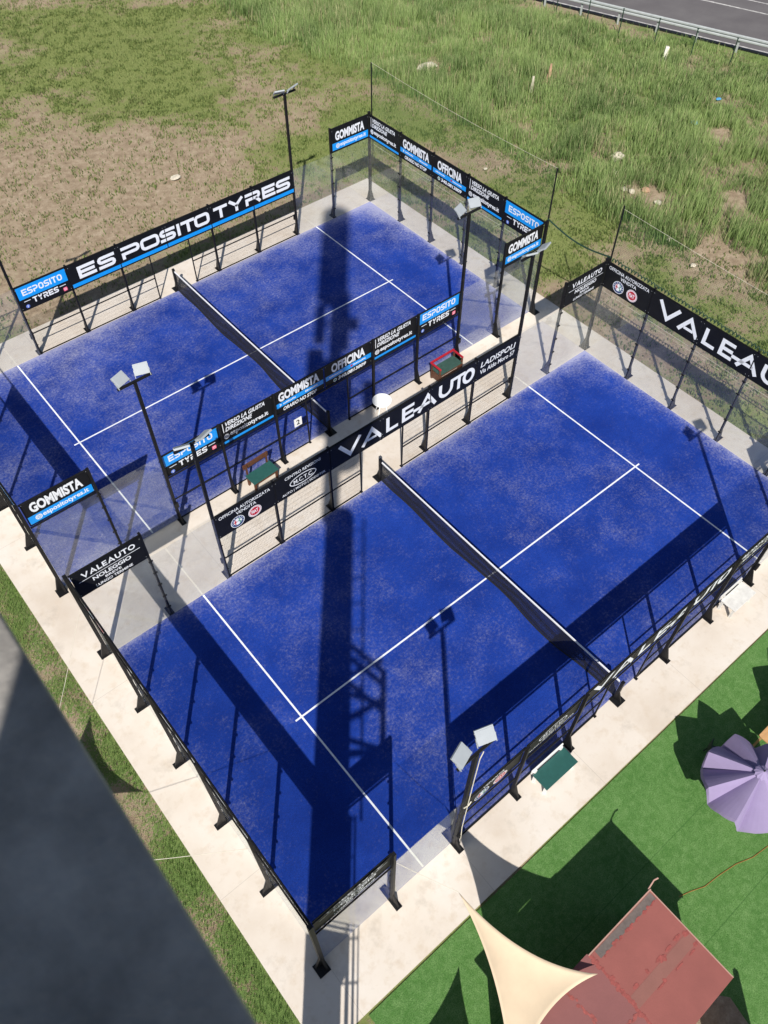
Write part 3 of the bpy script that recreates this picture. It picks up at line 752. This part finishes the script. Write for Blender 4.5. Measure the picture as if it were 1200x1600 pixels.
# ball netting above the road end walls
def netting(ya, yb_, z0, z1, label, posts, lace=True):
    x = 20.16
    t = thing('ball_netting', (x, ya, 0), label, 'netting', 'green ball netting above the end walls')
    mb = MB(); L = yb_ - ya; p_ = .06; r = .0012
    for i in range(int(L / p_) + 1): mb.box(-r, r, i * p_ - r, i * p_ + r, z0, z1 - .12 * math.sin(math.pi * min(1, i * p_ / L)))
    for i in range(int((z1 - z0) / p_)):
        z = z0 + i * p_
        if z < z1 - .13: mb.box(-r, r, 0, L, z - r, z + r)
    mb.build('net', M['netting'], t)
    tw = MB(); n = 16
    tw.tube([(0, L * i / n, z1 - .12 * math.sin(math.pi * i / n)) for i in range(n + 1)], .004, 5); tw.build('top_wire', M['rope'], t)
    lw = MB(); lw.tube([(.08, 0, 2.62), (.08, L * .5, 2.58), (.08, L, 2.62)], .005, 5); lw.build('lower_wire', M['rope'], t)
    for y in posts:
        q = MB(); q.tube([(0, y - ya, 3.4), (0, y - ya, 6.0)], .03, 8)
        h_ = q.build('extension_pole', M['black'], t)
        if lace:
            b_ = MB()
            for i in range(24): b_.tube([(0, y - ya - .03, 4.05 + i * .08), (.02, y - ya + .035, 4.09 + i * .08)], .012, 5)
            b_.build('lacing', M['netting_dark'], h_)
    return t
t = netting(B0, B10, 4.02, 6.0, 'faint green ball netting above the far court end wall', (B0, B10))
t2 = netting(-1.5, A10, 4.02, 5.9, 'faint green ball netting above the near court end wall', (A10,), False)
lb = MB()
for i in range(70):
    y = 9.9 - i * .14; lb.tube([(-.07, y + 1.5, 4.0), (-.02, y + 1.46, 4.1 + .03 * math.sin(i * 1.3)), (.0, y + 1.40, 4.06)], .02, 5)
    lb.tube([(.0, y + 1.40, 4.06), (-.04, y + 1.36, 4.01)], .022, 5)
lb.build('lacing', M['netting_dark'], t2)
gt = MB(); n = 14
gt.tube([(20.16 - .02, B0 + (A10 - B0) * i / n, 4.08 - .22 * math.sin(math.pi * i / n)) for i in range(n + 1)], .028, 6)
tag(gt.build('green_rope', M['netting_dark']), 'dark green twisted netting rope slung between the corners of the two courts', 'rope')

# ------------------------------------------------------------------ benches and table
def bench(loc, rz, label, frame, seat, back_m, wd=.95, armrail=False, backlow=False):
    t = thing('bench', loc, label, 'bench', 'benches beside the courts', rz)
    h = wd / 2
    for sx in (-1, 1):
        for y in (-.19, .19):
            mb = MB(); mb.box(sx * (h - .07) - .035, sx * (h - .07) + .035, y - .035, y + .035, 0, .42); mb.build('leg', frame, t)
    s_ = MB(); s_.box(-h, h, -.26, .24, .43, .47); s_.build('seat', seat, t, bevel=.006)
    ap = MB(); ap.box(-h + .04, h - .04, -.235, -.205, .33, .425); ap.box(-h + .04, h - .04, .2, .225, .33, .425)
    ap.build('apron', frame, t)
    if armrail:
        for z in (.12, .22): ap2 = MB(); ap2.box(-h + .03, h - .03, -.25, -.236, z, z + .085); ap2.build('front_slat', frame, t)
        for sx in (-1, 1):
            mb = MB(); mb.box(sx * h - .03, sx * h + .03, -.27, .22, .68, .74); mb.build('armrest', back_m, t, bevel=.008)
            for y in (-.23, .2): m2 = MB(); m2.box(sx * h - .025, sx * h + .025, y - .03, y + .03, .02, .68); m2.build('arm_post', frame, t)
            m3 = MB(); m3.box(sx * h - .012, sx * h + .012, -.19, .16, .1, .4); m3.build('side_panel', frame, t)
        mb = MB(); mb.box(-h - .03, h + .03, .225, .28, .68, .76); mb.build('backrest', back_m, t, bevel=.008)
    else:
        zt = .62 if backlow else .9
        for sx in (-1, 1): mb = MB(); mb.box(sx * (h - .1) - .03, sx * (h - .1) + .03, .225, .275, .3, zt); mb.build('back_post', frame, t)
        mb = MB(); mb.box(-h, h, .276, .31, zt - .2, zt); mb.build('backrest', back_m, t, bevel=.006)
    return t
bench((6.95, 12.47, 0), R(3), 'brown wooden bench with green seat in the corridor between the courts', M['brown_wood'], M['green_seat'], M['brown_wood'], 1.0)
bench((15.05, 12.38, 0), R(0), 'boxy wooden bench with red armrests in the corridor between the courts', M['brown_wood'], M['green_seat2'], M['red_paint'], 1.08, True)
bench((7.12, -.42, 0), R(0), 'white bench with green seat beside the garden lawn', M['white_paint'], M['green_seat'], M['white_paint'], 1.15, backlow=True)
bench((15.0, -.34, 0), R(0), 'plain all white bench beside the garden lawn', M['white_bench'], M['white_bench'], M['white_bench'], 1.02, backlow=True)
t = thing('round_table', (11.92, 12.3, 0), 'round white plastic table standing in the corridor between the courts', 'table')
mb = MB(); n = 40; mb.prism([(.34 * math.cos(2 * math.pi * i / n), .34 * math.sin(2 * math.pi * i / n)) for i in range(n)], .70, .735); mb.build('tabletop', M['white_plastic'], t, bevel=.008)
for k_ in range(4):
    a_ = R(20 + 90 * k_); mb = MB(); mb.tube([(.1 * math.cos(a_), .1 * math.sin(a_), .7), (.29 * math.cos(a_), .29 * math.sin(a_), .0)], .024, 8, .018); mb.build('leg', M['white_plastic'], t)
t = thing('number_sign', (8.78, B0 - .065, 1.12), 'small white sign with number 2 on the far court mesh fence', 'sign')
mb = MB(); mb.box(-.15, .15, -.008, 0, 0, .36); mb.build('plate', M['white_plastic'], t)
mb = MB(); text(mb, '2', -.07, .07, .14, .22, .02); bb = MB(); bb.add([(x, -.011, y) for x, y, z in mb.v], mb.f); bb.build('digit', M['board'], t)

# ------------------------------------------------------------------ garden
def sail_mesh(Pa, Pb, Pc, k_, n=22, bulge=0):
    Pa, Pb, Pc = Vector(Pa), Vector(Pb), Vector(Pc); G = (Pa + Pb + Pc) / 3; mb = MB(); idx = {}; vs = []
    for i in range(n + 1):
        for j in range(n + 1 - i):
            a_, b_ = i / n, j / n; c_ = 1 - a_ - b_
            p = Pa * a_ + Pb * b_ + Pc * c_
            p = p + k_ * (4 * a_ * b_ * (G - (Pa + Pb) / 2) + 4 * b_ * c_ * (G - (Pb + Pc) / 2) + 4 * c_ * a_ * (G - (Pc + Pa) / 2))
            p.z += bulge * 27 * a_ * b_ * c_
            idx[i, j] = len(vs); vs.append(p)
    fs = []
    for i in range(n):
        for j in range(n - i):
            fs.append((idx[i, j], idx[i + 1, j], idx[i, j + 1]))
            if i + j < n - 1: fs.append((idx[i + 1, j], idx[i + 1, j + 1], idx[i, j + 1]))
    mb.add(vs, fs); return mb
def sail(Pa, Pb, Pc, k_, label, ropes, bulge=-.1):
    t = thing('shade_sail', Pa, label, 'shade sail', 'cream shade sails')
    o_ = Vector(Pa); f = lambda p: Vector(p) - o_
    s_ = sail_mesh(f(Pa), f(Pb), f(Pc), k_, bulge=bulge).build('cloth', M['sail'], t, smooth=True)
    so_ = s_.modifiers.new('thickness', 'SOLIDIFY'); so_.thickness = .006
    for a_, b_ in ropes:
        a_, b_ = f(a_), f(b_); m_ = (a_ + b_) / 2 - Vector((0, 0, .04))
        mb = MB(); mb.tube([a_, m_, b_], .006, 6); mb.build('rope', M['rope'], t)
    return t
sail((2.79, -1.24, 2.62), (3.99, -4.11, 2.25), (1.17, -4.45, 2.2), .34, 'cream triangular shade sail tied above the garden next to the red roof', [((2.79, -1.24, 2.62), (2.04, -.12, 3.4))])
L1 = (-2.60, 7.19, 1.98); L2 = (-2.72, 4.12, 2.3)
sail(L1, L2, (-6.2, 5.2, 2.6), .34, 'cream shade sail over the grass strip hidden below the tower ledge', [(L1, (-.13, 10.0, 2.6)), (L2, (-.11, 2.0, 3.5))])
sail((1.0, -3.65, 2.0), (-2.6, -4.2, 2.4), (-.5, -7.5, 2.4), .28, 'added unseen cream sail casting a shadow from below the bottom picture edge', [])  # added out of view for the shadow it drops near the cream sail

t = thing('garden_shed', (0, 0, 0), 'low garden hut with patched weathered red felt roof', 'shed')
mb = MB(); mb.box(1.6, 6.0, -5.85, -3.9, -.03, 1.88); mb.build('wall', M['wall_wood'], t)
XR = 4.14
rf = MB(); rf.extr([(XR, -5.93, 2.06), (6.12, -5.93, 1.98), (6.12, -5.93, 1.93), (XR, -5.93, 2.01)], (0, 2.14, 0)); r1 = rf.build('roof', M['roof_red'], t)
rf = MB(); rf.extr([(1.4, -5.93, 1.95), (XR, -5.93, 2.059), (XR, -5.93, 2.009), (1.4, -5.93, 1.90)], (0, 2.2, 0)); r2 = rf.build('roof', M['roof_red2'], t)
zr = lambda x: 2.06 - .08 * (x - XR) / (6.12 - XR) if x >= XR else 2.059 - .109 * (XR - x) / (XR - 1.4)
def patch(mb, cx, cy, rx, ry, z=.003, n=12):
    ps = [(cx + rx * math.cos(2 * math.pi * i / n) * random.uniform(.75, 1.2), cy + ry * math.sin(2 * math.pi * i / n) * random.uniform(.75, 1.2)) for i in range(n)]
    mb.add([(x, y, zr(x) + z) for x, y in ps], [tuple(range(n))])
def strip(mb, x0, y0, x1, y1, z):
    pts = []
    for i in range(21): pts.append((x0, y0 + (y1 - y0) * i / 20))
    mb.add([(x0, y0, zr(x0) + z), (x1, y0, zr(x1) + z), (x1, y1, zr(x1) + z), (x0, y1, zr(x0) + z)], [(0, 1, 2, 3)])
mb = MB(); strip(mb, 4.3, -3.97, 6.1, -3.80, .002); mb.build('bare_strip', M['felt_grey'], r1)
mb = MB(); strip(mb, XR + .06, -5.05, 6.1, -4.80, .002); mb.build('felt_strip', M['roof_band'], r1)
mb = MB()
for i in range(44): patch(mb, XR + random.gauss(.03, .02), -3.82 - i * .049, random.uniform(.02, .055), random.uniform(.03, .07), .004 + i * 1e-5)
for i in range(16): patch(mb, random.uniform(4.3, 6.05), random.choice((-5.08, -4.77, -4.79)) + random.gauss(0, .02), random.uniform(.04, .13), random.uniform(.02, .045), .005 + i * 1e-5)
for i in range(22): patch(mb, random.uniform(4.25, 6.0), -3.98 + random.gauss(0, .02), random.uniform(.02, .07), random.uniform(.015, .04), .006 + i * 1e-5)
mb.build('sealant', M['mastic'], r1)
mb = MB()
for i in range(24): patch(mb, 3.35 + random.gauss(0, .02), -3.9 - i * .085, random.uniform(.02, .05), random.uniform(.03, .1), .004 + i * 1e-5)
for i in range(16): patch(mb, 3.0 + i * .075, -5.1 + random.gauss(0, .02), random.uniform(.04, .07), random.uniform(.02, .05), .005 + i * 1e-5)
for i in range(12): patch(mb, 2.75 + random.gauss(0, .02), -4.6 - i * .09, random.uniform(.02, .04), random.uniform(.03, .1), .006 + i * 1e-5)
mb.build('sealant', M['mastic'], r2)
mb = MB(); mb.box(XR, 6.13, -3.786, -3.76, 1.9, 2.068); mb.box(6.122, 6.145, -5.93, -3.76, 1.9, 1.99); mb.build('edge_trim', M['trim'], t)
mb = MB(); mb.tube([(6.1, -3.74, 2.03), (6.32, -3.70, 2.08), (6.42, -3.73, 2.1)], .018, 6); mb.build('rope_end', M['trim'], t)
gm = MB()
gm.prism([(4.9, -6.0), (5.5, -5.95), (6.2, -6.05), (6.5, -6.4), (6.3, -7.4), (4.7, -7.4), (4.6, -6.4)], -.03, -.018)
o = gm.build('mulch', M['ground']); tag(o, kind='structure')
t = thing('shadow_screen', (5.5, -7.6, 0), 'added unseen wooden screen casting shade by the hut from beyond the lower picture edge', 'screen')  # added out of view to darken the grass beside the hut
mb = MB(); mb.box(-.9, .35, -.03, .03, 0, 1.75); mb.build('panel', M['wall_wood'], t)
for x in (-.9, .35): mb = MB(); mb.box(x - .04, x + .04, -.05, .05, -.03, 1.85); mb.build('post', M['wall_wood'], t)

def parasol(loc, rz, label, R0=1.16):
    t = thing('parasol', loc, label, 'parasol', 'purple garden parasols', rz)
    nr = 8; sub = 8; zt = 2.12; nrad = 9; vs = [(0, 0, zt)]; fs = []; na = nr * sub
    for j in range(1, nrad + 1):
        f_ = j / nrad
        for i in range(na):
            q = (i % sub) / sub; a_ = 2 * math.pi * i / na
            v = (q / .25) if q < .25 else (1 - q) / .75                # lopsided fold: a narrow and a broad flank
            v = v * .85 + v * v * .15
            r = R0 * f_ * (1 - .07 * v * f_)
            vs.append((r * math.cos(a_), r * math.sin(a_), zt - .50 * f_ ** 1.15 - .52 * v * f_ ** 1.0))
    for i in range(na): fs.append((0, 1 + i, 1 + (i + 1) % na))
    for j in range(nrad - 1):
        for i in range(na):
            a_ = 1 + j * na + i; b_ = 1 + j * na + (i + 1) % na; fs.append((a_, a_ + na, b_ + na, b_))
    base = 1 + (nrad - 1) * na; o_ = len(vs)                            # hanging valance
    for i in range(na):
        x, y, z = vs[base + i]; k_ = 1.015; vs.append((x * k_, y * k_, z - .13 - .02 * math.sin(i * 1.9)))
    for i in range(na): fs.append((base + i, o_ + i, o_ + (i + 1) % na, base + (i + 1) % na))
    mb = MB(); mb.add(vs, fs); cl = mb.build('canopy', M['purple'], t)
    s_ = cl.modifiers.new('thickness', 'SOLIDIFY'); s_.thickness = .004
    cp = MB(); n = 24; v2 = [(0, 0, zt + .12)]; f2 = []
    for i in range(n):
        r = .17 + .025 * (i % 2); a_ = 2 * math.pi * i / n; v2.append((r * math.cos(a_), r * math.sin(a_), zt - .03 * (i % 2)))
    f2 = [(0, 1 + i, 1 + (i + 1) % n) for i in range(n)]; cp.add(v2, f2); cp.build('top_cap', M['purple'], t)
    kn = MB(); kn.tube([(0, 0, zt + .1), (0, 0, zt + .18)], .022, 8, .012); kn.build('finial', M['dark_plastic'], t)
    pl = MB(); pl.tube([(0, 0, -.02), (0, 0, zt - .02)], .022, 10); pl.build('pole', M['steel'], t)
    bs = MB(); bs.prism([(.25 * math.cos(2 * math.pi * i / 20), .25 * math.sin(2 * math.pi * i / 20)) for i in range(20)], -.025, .06); bs.build('base', M['steel2'], t)
    for i in range(nr):
        a_ = 2 * math.pi * i / nr; rb = MB(); rb.bar((.03 * math.cos(a_), .03 * math.sin(a_), zt - .035), (R0 * .97 * math.cos(a_), R0 * .97 * math.sin(a_), zt - .53), .007); rb.build('rib', M['dark_plastic'], t)
    return t
parasol((10.12, -3.82, 0), R(14), 'purple folded parasol over a dark chair on the green garden lawn')
parasol((13.25, -4.2, 0), R(30), 'purple parasol over the wooden table beyond the right picture edge')
t = thing('garden_chair', (10.62, -2.86, -.025), 'dark plastic chair standing in the shade of the purple parasol', 'chair', rz=R(35))
mb = MB(); mb.box(-.23, .23, -.22, .22, .42, .45); mb.build('seat', M['dark_plastic'], t, bevel=.01)
mb = MB(); mb.add([(-.23 + .46 * i / 6, .22 + .05 * math.sin(math.pi * i / 6), z) for z in (.45, .86) for i in range(7)], [(i, i + 1, i + 8, i + 7) for i in range(6)])
o = mb.build('backrest', M['dark_plastic'], t); s_ = o.modifiers.new('t', 'SOLIDIFY'); s_.thickness = .02
mb = MB(); mb.box(-.17, .17, -.16, .18, .452, .50); mb.build('cushion', M['grey_cushion'], t, bevel=.02)
for sx in (-1, 1):
    for y in (-.19, .2): mb = MB(); mb.tube([(sx * .2, y, .43), (sx * .23, y * 1.15, 0)], .018, 6); mb.build('leg', M['dark_plastic'], t)
t = thing('garden_table', (12.32, -3.68, -.025), 'pale wooden table corner at the right edge on the garden lawn', 'table')
mb = MB(); mb.box(-.62, .62, -.46, .46, .70, .74); mb.build('tabletop', M['table_wood'], t, bevel=.006)
mb = MB(); mb.box(-.56, .56, -.4, -.37, .6, .70); mb.box(-.56, .56, .37, .4, .6, .70); mb.build('apron', M['table_wood'], t)
for sx in (-1, 1):
    for sy in (-1, 1): mb = MB(); mb.box(sx * .53 - .03, sx * .53 + .03, sy * .38 - .03, sy * .38 + .03, 0, .6); mb.build('leg', M['table_wood'], t)
cp = [(7.3, -4.37), (7.6, -4.47), (7.95, -4.62), (8.4, -4.68), (8.95, -4.79), (9.4, -4.96), (9.9, -5.04), (10.5, -5.1), (11.3, -5.3)]
mb = MB(); mb.tube([(x, y, -.015) for x, y in cp], .008, 6); tag(mb.build('extension_lead', M['cord']), 'thin orange cord lying on the green garden lawn', 'cord')

# ------------------------------------------------------------------ roadside: guard rail, fence posts, stones
t = thing('guard_rail', rp(0, 0), 'long galvanised steel guard rail along the road', 'guard rail')
prof = [(0, .60), (.07, .64), (.07, .69), (.0, .735), (.0, .765), (.07, .81), (.07, .86), (0, .90)]
mb = MB(); vs = []
for a_ in (-30, 30):
    for n_, z in prof: vs.append(RD * a_ + RN * (-n_ - .02) + Vector((0, 0, z)))
npf = len(prof); mb.add(vs, [(i, i + 1, npf + i + 1, npf + i) for i in range(npf - 1)])
o = mb.build('beam', M['steel'], t); s_ = o.modifiers.new('t', 'SOLIDIFY'); s_.thickness = .012
for i in range(-10, 11):
    c = RD * (i * 2.36 + .75); mb = MB(); mb.obox(c + Vector((0, 0, .36)) + RN * .05, RD, RN, (0, 0, 1), .055, .03, .49); mb.build('post', M['steel'], t)
for i, (x, y, h) in enumerate([(41.03, 33.7, 1.5), (41.35, 31.4, 1.5), (41.6, 29.2, 1.45), (41.75, 26.9, 1.45), (42.2, 24.7, 1.5), (43.0, 22.7, 1.4), (43.7, 20.6, 1.4), (43.5, 18.2, 1.1)]):
    mb = MB(); mb.tube([(0, 0, -.15), (.03, 0, h)], .03, 7); mb.obox((.03, 0, h), (1, 0, 0), (0, 1, 0), (0, 0, 1), .04, .04, .015)
    o = mb.build('fence_post', M['post_green']); o.location = (x, y, -.02)
    tag(o, f'thin green post before the guard rail, {["at the top picture edge", "second from the top edge", "third from the top edge", "fourth from the top edge", "fifth from the top edge", "third from the right edge", "second from the right edge", "nearest the right picture edge"][i]}', 'post', 'green posts before the guard rail')
def rock(x, y, r, m, label, h=.6, name='stone', el=1.0, rz=0):
    mb = MB(); vs = []; fs = []; nu, nv = 9, 6
    for j in range(nv + 1):
        for i in range(nu):
            a_ = 2 * math.pi * i / nu; b_ = math.pi * j / nv; k_ = random.uniform(.78, 1.15)
            vs.append((r * k_ * el * math.sin(b_) * math.cos(a_), r * k_ * math.sin(b_) * math.sin(a_), r * h * math.cos(b_) * k_))
    for j in range(nv):
        for i in range(nu): fs.append((j * nu + i, j * nu + (i + 1) % nu, (j + 1) * nu + (i + 1) % nu, (j + 1) * nu + i))
    mb.add(vs, fs); o = mb.build(name, m); o.location = (x, y, .05); o.rotation_euler = (0, 0, rz)
    return tag(o, label, 'stone', 'pale stones in the field')
rock(31.5, 18.2, .33, M['stone'], 'large pale stone lying alone at the edge of the tall grass', .7)
rock(30.4, 17.4, .16, M['stone'], 'small pale stone just below the large one')
rock(29.6, 16.2, .17, M['stone'], 'small pale stone, left of a close pair in the short grass')
rock(29.75, 15.85, .15, M['stone'], 'small pale stone, right of a close pair in the short grass')
rock(30.3, 15.5, .2, M['rust_stone'], 'tan rounded stone right of the close pair')
rock(29.95, 14.5, .2, M['stone'], 'flat pale stone on the bare earth patch nearest the near court', .4)
rock(14.2, 30.2, .2, M['stone'], 'whitish flat stone on the bare brown soil', .25, 'stone', 1.5)
rock(30.6, 31.0, .42, M['stone'], 'broad heap of broken rubble left in the weeds', .4, 'rubble', 1.5)
rock(31.5, 30.2, .3, M['rust_stone'], 'brownish broken rubble right of the broad heap', .5, 'rubble')
for (x, y, r, l_) in ((27.4, 10.6, .12, 'tiny pale stone at the left end of the bare earth patch'), (28.1, 12.4, .13, 'tiny pale stone in the green grass above the netting'), (25.9, 21.5, .1, 'tiny white stone in the short grass near the far court corner')): rock(x, y, r, M['stone'], l_)
mb = MB(); mb.obox((0, 0, .42), (1, 0, 0), (0, 1, 0), (0, 0, 1), .13, .1, .5); o = mb.build('marker_post', M['marker'], bevel=.02); o.location = (40.9, 23.0, -.02); o.rotation_euler = (R(4), R(9), R(40))
tag(o, 'short white leaning marker post in the tall grass by the road', 'post')
mb = MB(); mb.tube([(0, 0, 0), (.18, .05, .45), (.26, .1, .95)], .16, 7, .05); mb.tube([(0, 0, .1), (-.35, .1, .15)], .14, 7, .05)
o = mb.build('broken_post', M['rust_stone']); o.location = (34.3, 25.5, 0); tag(o, 'broken rust stained concrete stump in the tall grass', 'post')
mb = MB(); mb.tube([(0, 0, 0), (.06, .02, .8)], .09, 7, .06); o = mb.build('broken_post', M['stone']); o.location = (33.0, 25.4, 0); tag(o, 'short pale stake left of the broken stump', 'post')
for x, y, r, l_ in ((37.0, 17.9, .2, 'bright blue plastic litter on the bare strip in the weeds'), (40.0, 18.6, .13, 'small pale blue litter deep in the weeds near the road')):
    o = rock(x, y, r, M['litter'], l_, .4, 'litter', 1.3); o['category'] = 'litter'; o['group'] = 'litter in the weeds'

# ------------------------------------------------------------------ vegetation (countless blades)
def blades(name, x, y, h, wd, lean, c0, c1, tip=None):
    n = len(x); th = rng.uniform(0, 2 * np.pi, n); ph = rng.uniform(0, 2 * np.pi, n); L = h * lean * rng.uniform(.3, 1, n)
    dx, dy = np.cos(th) * wd / 2, np.sin(th) * wd / 2; lx, ly = np.cos(ph) * L, np.sin(ph) * L
    z0 = np.full(n, -.08)
    P = np.stack([np.stack([x - dx, y - dy, z0], 1), np.stack([x + dx, y + dy, z0], 1),
                  np.stack([x + lx * .35 + dx * .8, y + ly * .35 + dy * .8, h * .6], 1), np.stack([x + lx * .35 - dx * .8, y + ly * .35 - dy * .8, h * .6], 1),
                  np.stack([x + lx, y + ly, h], 1)], 1).reshape(-1, 3)
    b = np.arange(n) * 5
    F4 = np.stack([b, b + 1, b + 2, b + 3], 1); F3 = np.stack([b + 3, b + 2, b + 4], 1)
    k = rng.uniform(0, 1, n)[:, None]; col = (np.array(c0)[None] * (1 - k) + np.array(c1)[None] * k) if not isinstance(c0, np.ndarray) or c0.ndim == 1 else c0
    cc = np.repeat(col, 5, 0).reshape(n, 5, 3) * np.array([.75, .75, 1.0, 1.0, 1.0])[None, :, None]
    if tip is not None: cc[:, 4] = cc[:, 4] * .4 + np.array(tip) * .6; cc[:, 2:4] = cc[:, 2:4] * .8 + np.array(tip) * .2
    cc = cc.reshape(-1, 3); cc = np.concatenate([cc, np.ones((len(cc), 1))], 1)
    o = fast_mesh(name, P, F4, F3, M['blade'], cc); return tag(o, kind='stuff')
# tall wild grass
n = 620000
x = rng.uniform(25.5, 46, n); y = rng.uniform(3, 52, n)
dens = sstep(-.8, 1.2, x - edge_tall(y) + 1.6 * (fbm(x * .45, y * .45, 51) - .5))
cl = fbm(x * 1.3, y * 1.3, 61, 3); gg, _ = cover(x, y)
dens = dens * np.clip(.15 + 1.25 * sstep(.3, .62, cl), 0, 1) * sstep(.0, .34, gg)
rdist = (x - 44.181) * RN.x + (y - 24.274) * RN.y
dens = dens * (rdist < .1) * (1 - .75 * sstep(-1.6, -.4, rdist)) * ((x * .63 + y * .77) > 20)
kp = rng.uniform(0, 1, n) < dens * .62
x, y, cl, rdist = x[kp], y[kp], cl[kp], rdist[kp]; n = len(x)
h = (.24 + .56 * rng.uniform(0, 1, n) ** 1.2) * (.55 + .75 * sstep(.35, .7, fbm(x * .35, y * .35, 71))) * (1 - .5 * sstep(-3, -.8, rdist))
tone = fbm(x * .5, y * .5, 81); k = np.clip((tone - .5) * 1.8 + .5 + rng.normal(0, .2, n), 0, 1)[:, None]
col = np.array([.055, .13, .026]) * (1 - k) + np.array([.28, .40, .125]) * k
straw = (rng.uniform(0, 1, n) < .09 + .25 * sstep(.55, .75, fbm(x * .6, y * .6, 91)))[:, None]
col = np.where(straw, np.array([.46, .41, .24]) * rng.uniform(.7, 1.15, (n, 1)), col)
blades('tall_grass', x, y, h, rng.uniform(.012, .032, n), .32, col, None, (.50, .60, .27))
# short tufts on the mown field
n = 260000
x = rng.uniform(-2, 29, n); y = rng.uniform(24.6, 56, n); x2 = rng.uniform(21.2, 29.5, n // 3); y2 = rng.uniform(0, 26, n // 3)
x = np.concatenate([x, x2]); y = np.concatenate([y, y2]); n = len(x)
gg, _ = cover(x, y); cl = fbm(x * 2.2, y * 2.2, 101, 3)
kp = rng.uniform(0, 1, n) < (.12 + .9 * sstep(.45, .68, cl)) * (.32 + .68 * sstep(.1, .7, gg)); x, y, gg = x[kp], y[kp], gg[kp]; n = len(x)
k = rng.uniform(0, 1, n)[:, None]; col = np.array([.09, .14, .035]) * (1 - k) + np.array([.27, .33, .11]) * k
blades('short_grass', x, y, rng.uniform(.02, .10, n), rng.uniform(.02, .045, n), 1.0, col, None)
# lawn strip beside the paving
n = 110000
x = rng.uniform(-7.5, -1.17, n); y = rng.uniform(-4, 20, n); gg, _ = cover(x, y)
kp = rng.uniform(0, 1, n) < .25 + .75 * sstep(.2, .8, gg); x, y, gg = x[kp], y[kp], gg[kp]; n = len(x)
k = np.clip(rng.normal(.5, .2, n) + .6 * (fbm(x * 1.5, y * 1.5, 33) - .5) + .5 * (.55 - gg) - .35 * sstep(-1.9, -1.2, x), 0, 1)[:, None]
col = np.array([.125, .23, .045]) * (1 - k) + np.array([.56, .50, .25]) * k
blades('lawn_strip', x, y, rng.uniform(.015, .045, n), rng.uniform(.007, .013, n), 1.2, col, None)

# ------------------------------------------------------------------ the tower the picture is taken from
US = Vector((.633, .774, 0)); UP = Vector((.774, -.633, 0))          # along the sun's path and across it
def tp(s_, p_, z): return US * s_ + UP * p_ + Vector((0, 0, z))
T0 = tp(-4.4, .05, 0)
t = thing('communication_tower', T0, 'grey steel communication tower the picture is taken from, with a ledge at the lower left', 'tower')
L_ = lambda s_, p_, z: tp(s_, p_, z) - T0
mb = MB(); mb.tube([L_(-4.4, .0, -.05), L_(-4.4, .0, 4.2)], .41, 28, .42); mb.tube([L_(-4.4, .05, 4.2), L_(-4.4, .05, 17)], .48, 28, .45); mb.build('mast', M['steel2'], t, smooth=False)
mb = MB(); mb.tube([L_(-4.4, -.25, 17), L_(-4.4, -.35, 29)], .28, 20, .25); mb.build('upper_mast', M['steel2'], t)
mb = MB(); mb.tube([L_(-4.4, -.53, 28.2), L_(-4.4, -.53, 34.0)], .63, 24, .60); mb.build('antenna_shroud', M['white_plastic'], t)
mb = MB(); mb.tube([L_(-4.4, .83, 7.5), L_(-4.4, .83, 17)], .035, 8); mb.tube([L_(-4.4, .53, -.05), L_(-4.4, .56, 7.6)], .045, 8); mb.tube([L_(-4.4, .68, -.05), L_(-4.4, .68, 7.6)], .03, 8); mb.tube([L_(-4.4, .79, -.05), L_(-4.4, .79, 5.2)], .018, 8)
for z in np.arange(.3, 17, .9): mb.bar(L_(-4.4, .38, z), L_(-4.4, .83 if z > 7.5 else .79 if z < 5 else .68, z + .03), .014)
mb.build('ladder', M['steel2'], t)
mb = MB()                                                              # bracket truss
zz = [9.6, 10.25, 10.9, 11.5, 12.1]
mb.bar(L_(-4.4, 1.38, 9.2), L_(-4.4, 1.42, 11.6), .06)
for i in range(4): mb.bar(L_(-4.4, .5, zz[i]), L_(-4.4, 1.4, zz[i] + (.45 if i % 2 else -.3)), .045)
for za, zb in ((9.2, 9.3), (10.2, 10.75), (11.2, 10.4), (12.4, 11.6), (12.0, 11.2)): mb.bar(L_(-4.4, .5, za), L_(-4.4, 1.4, zb), .05)
mb.build('bracket', M['steel2'], t)
for p_, z0, z1, w_ in ((-1.05, 23.3, 25.0, .32), (-.95, 25.4, 27.6, .22), (.12, 21.0, 24.6, .16), (.05, 25.0, 28.4, .14), (-.45, 20.6, 24.4, .42), (.25, 26.2, 26.8, .3)):
    mb = MB(); mb.obox(L_(-4.4, p_, (z0 + z1) / 2), US, UP, (0, 0, 1), .1, w_, (z1 - z0) / 2); mb.build('antenna', M['white_plastic'], t, bevel=.02)
for z in (21.2, 23.9, 26.5): mb = MB(); mb.bar(L_(-4.4, -1.0, z), L_(-4.4, .3, z), .04); mb.build('antenna_arm', M['steel2'], t)
mb = MB(); LZ = CAM[2] - 1.2
mb.prism([(x - T0.x, y - T0.y) for x, y in ((-.9868, -3.12), (-.9868, -2.05), (-2.5, -2.05), (-2.7, -2.9), (-2.3, -3.1), (-1.5, -2.86))], LZ - .06, LZ); mb.build('ledge', M['ledge'], t, bevel=.004)
mb = MB(); mb.obox(L_(-4.05, .972, 21.5), US, UP, (0, 0, 1), .12, .228, 1.35); mb.bar(L_(-4.05, .3, 20.5), L_(-4.05, .8, 20.5), .04); mb.bar(L_(-4.05, -.2, 22.4), L_(-4.05, .8, 22.4), .04); mb.build('shade_panel', M['ledge'], t, bevel=.01)  # added unseen box behind the camera, keeps the sun off the ledge
mb = MB(); mb.prism([(.7 * math.cos(2 * math.pi * i / 24), .7 * math.sin(2 * math.pi * i / 24)) for i in range(24)], 19.6, 19.7); mb.build('platform', M['steel2'], t)
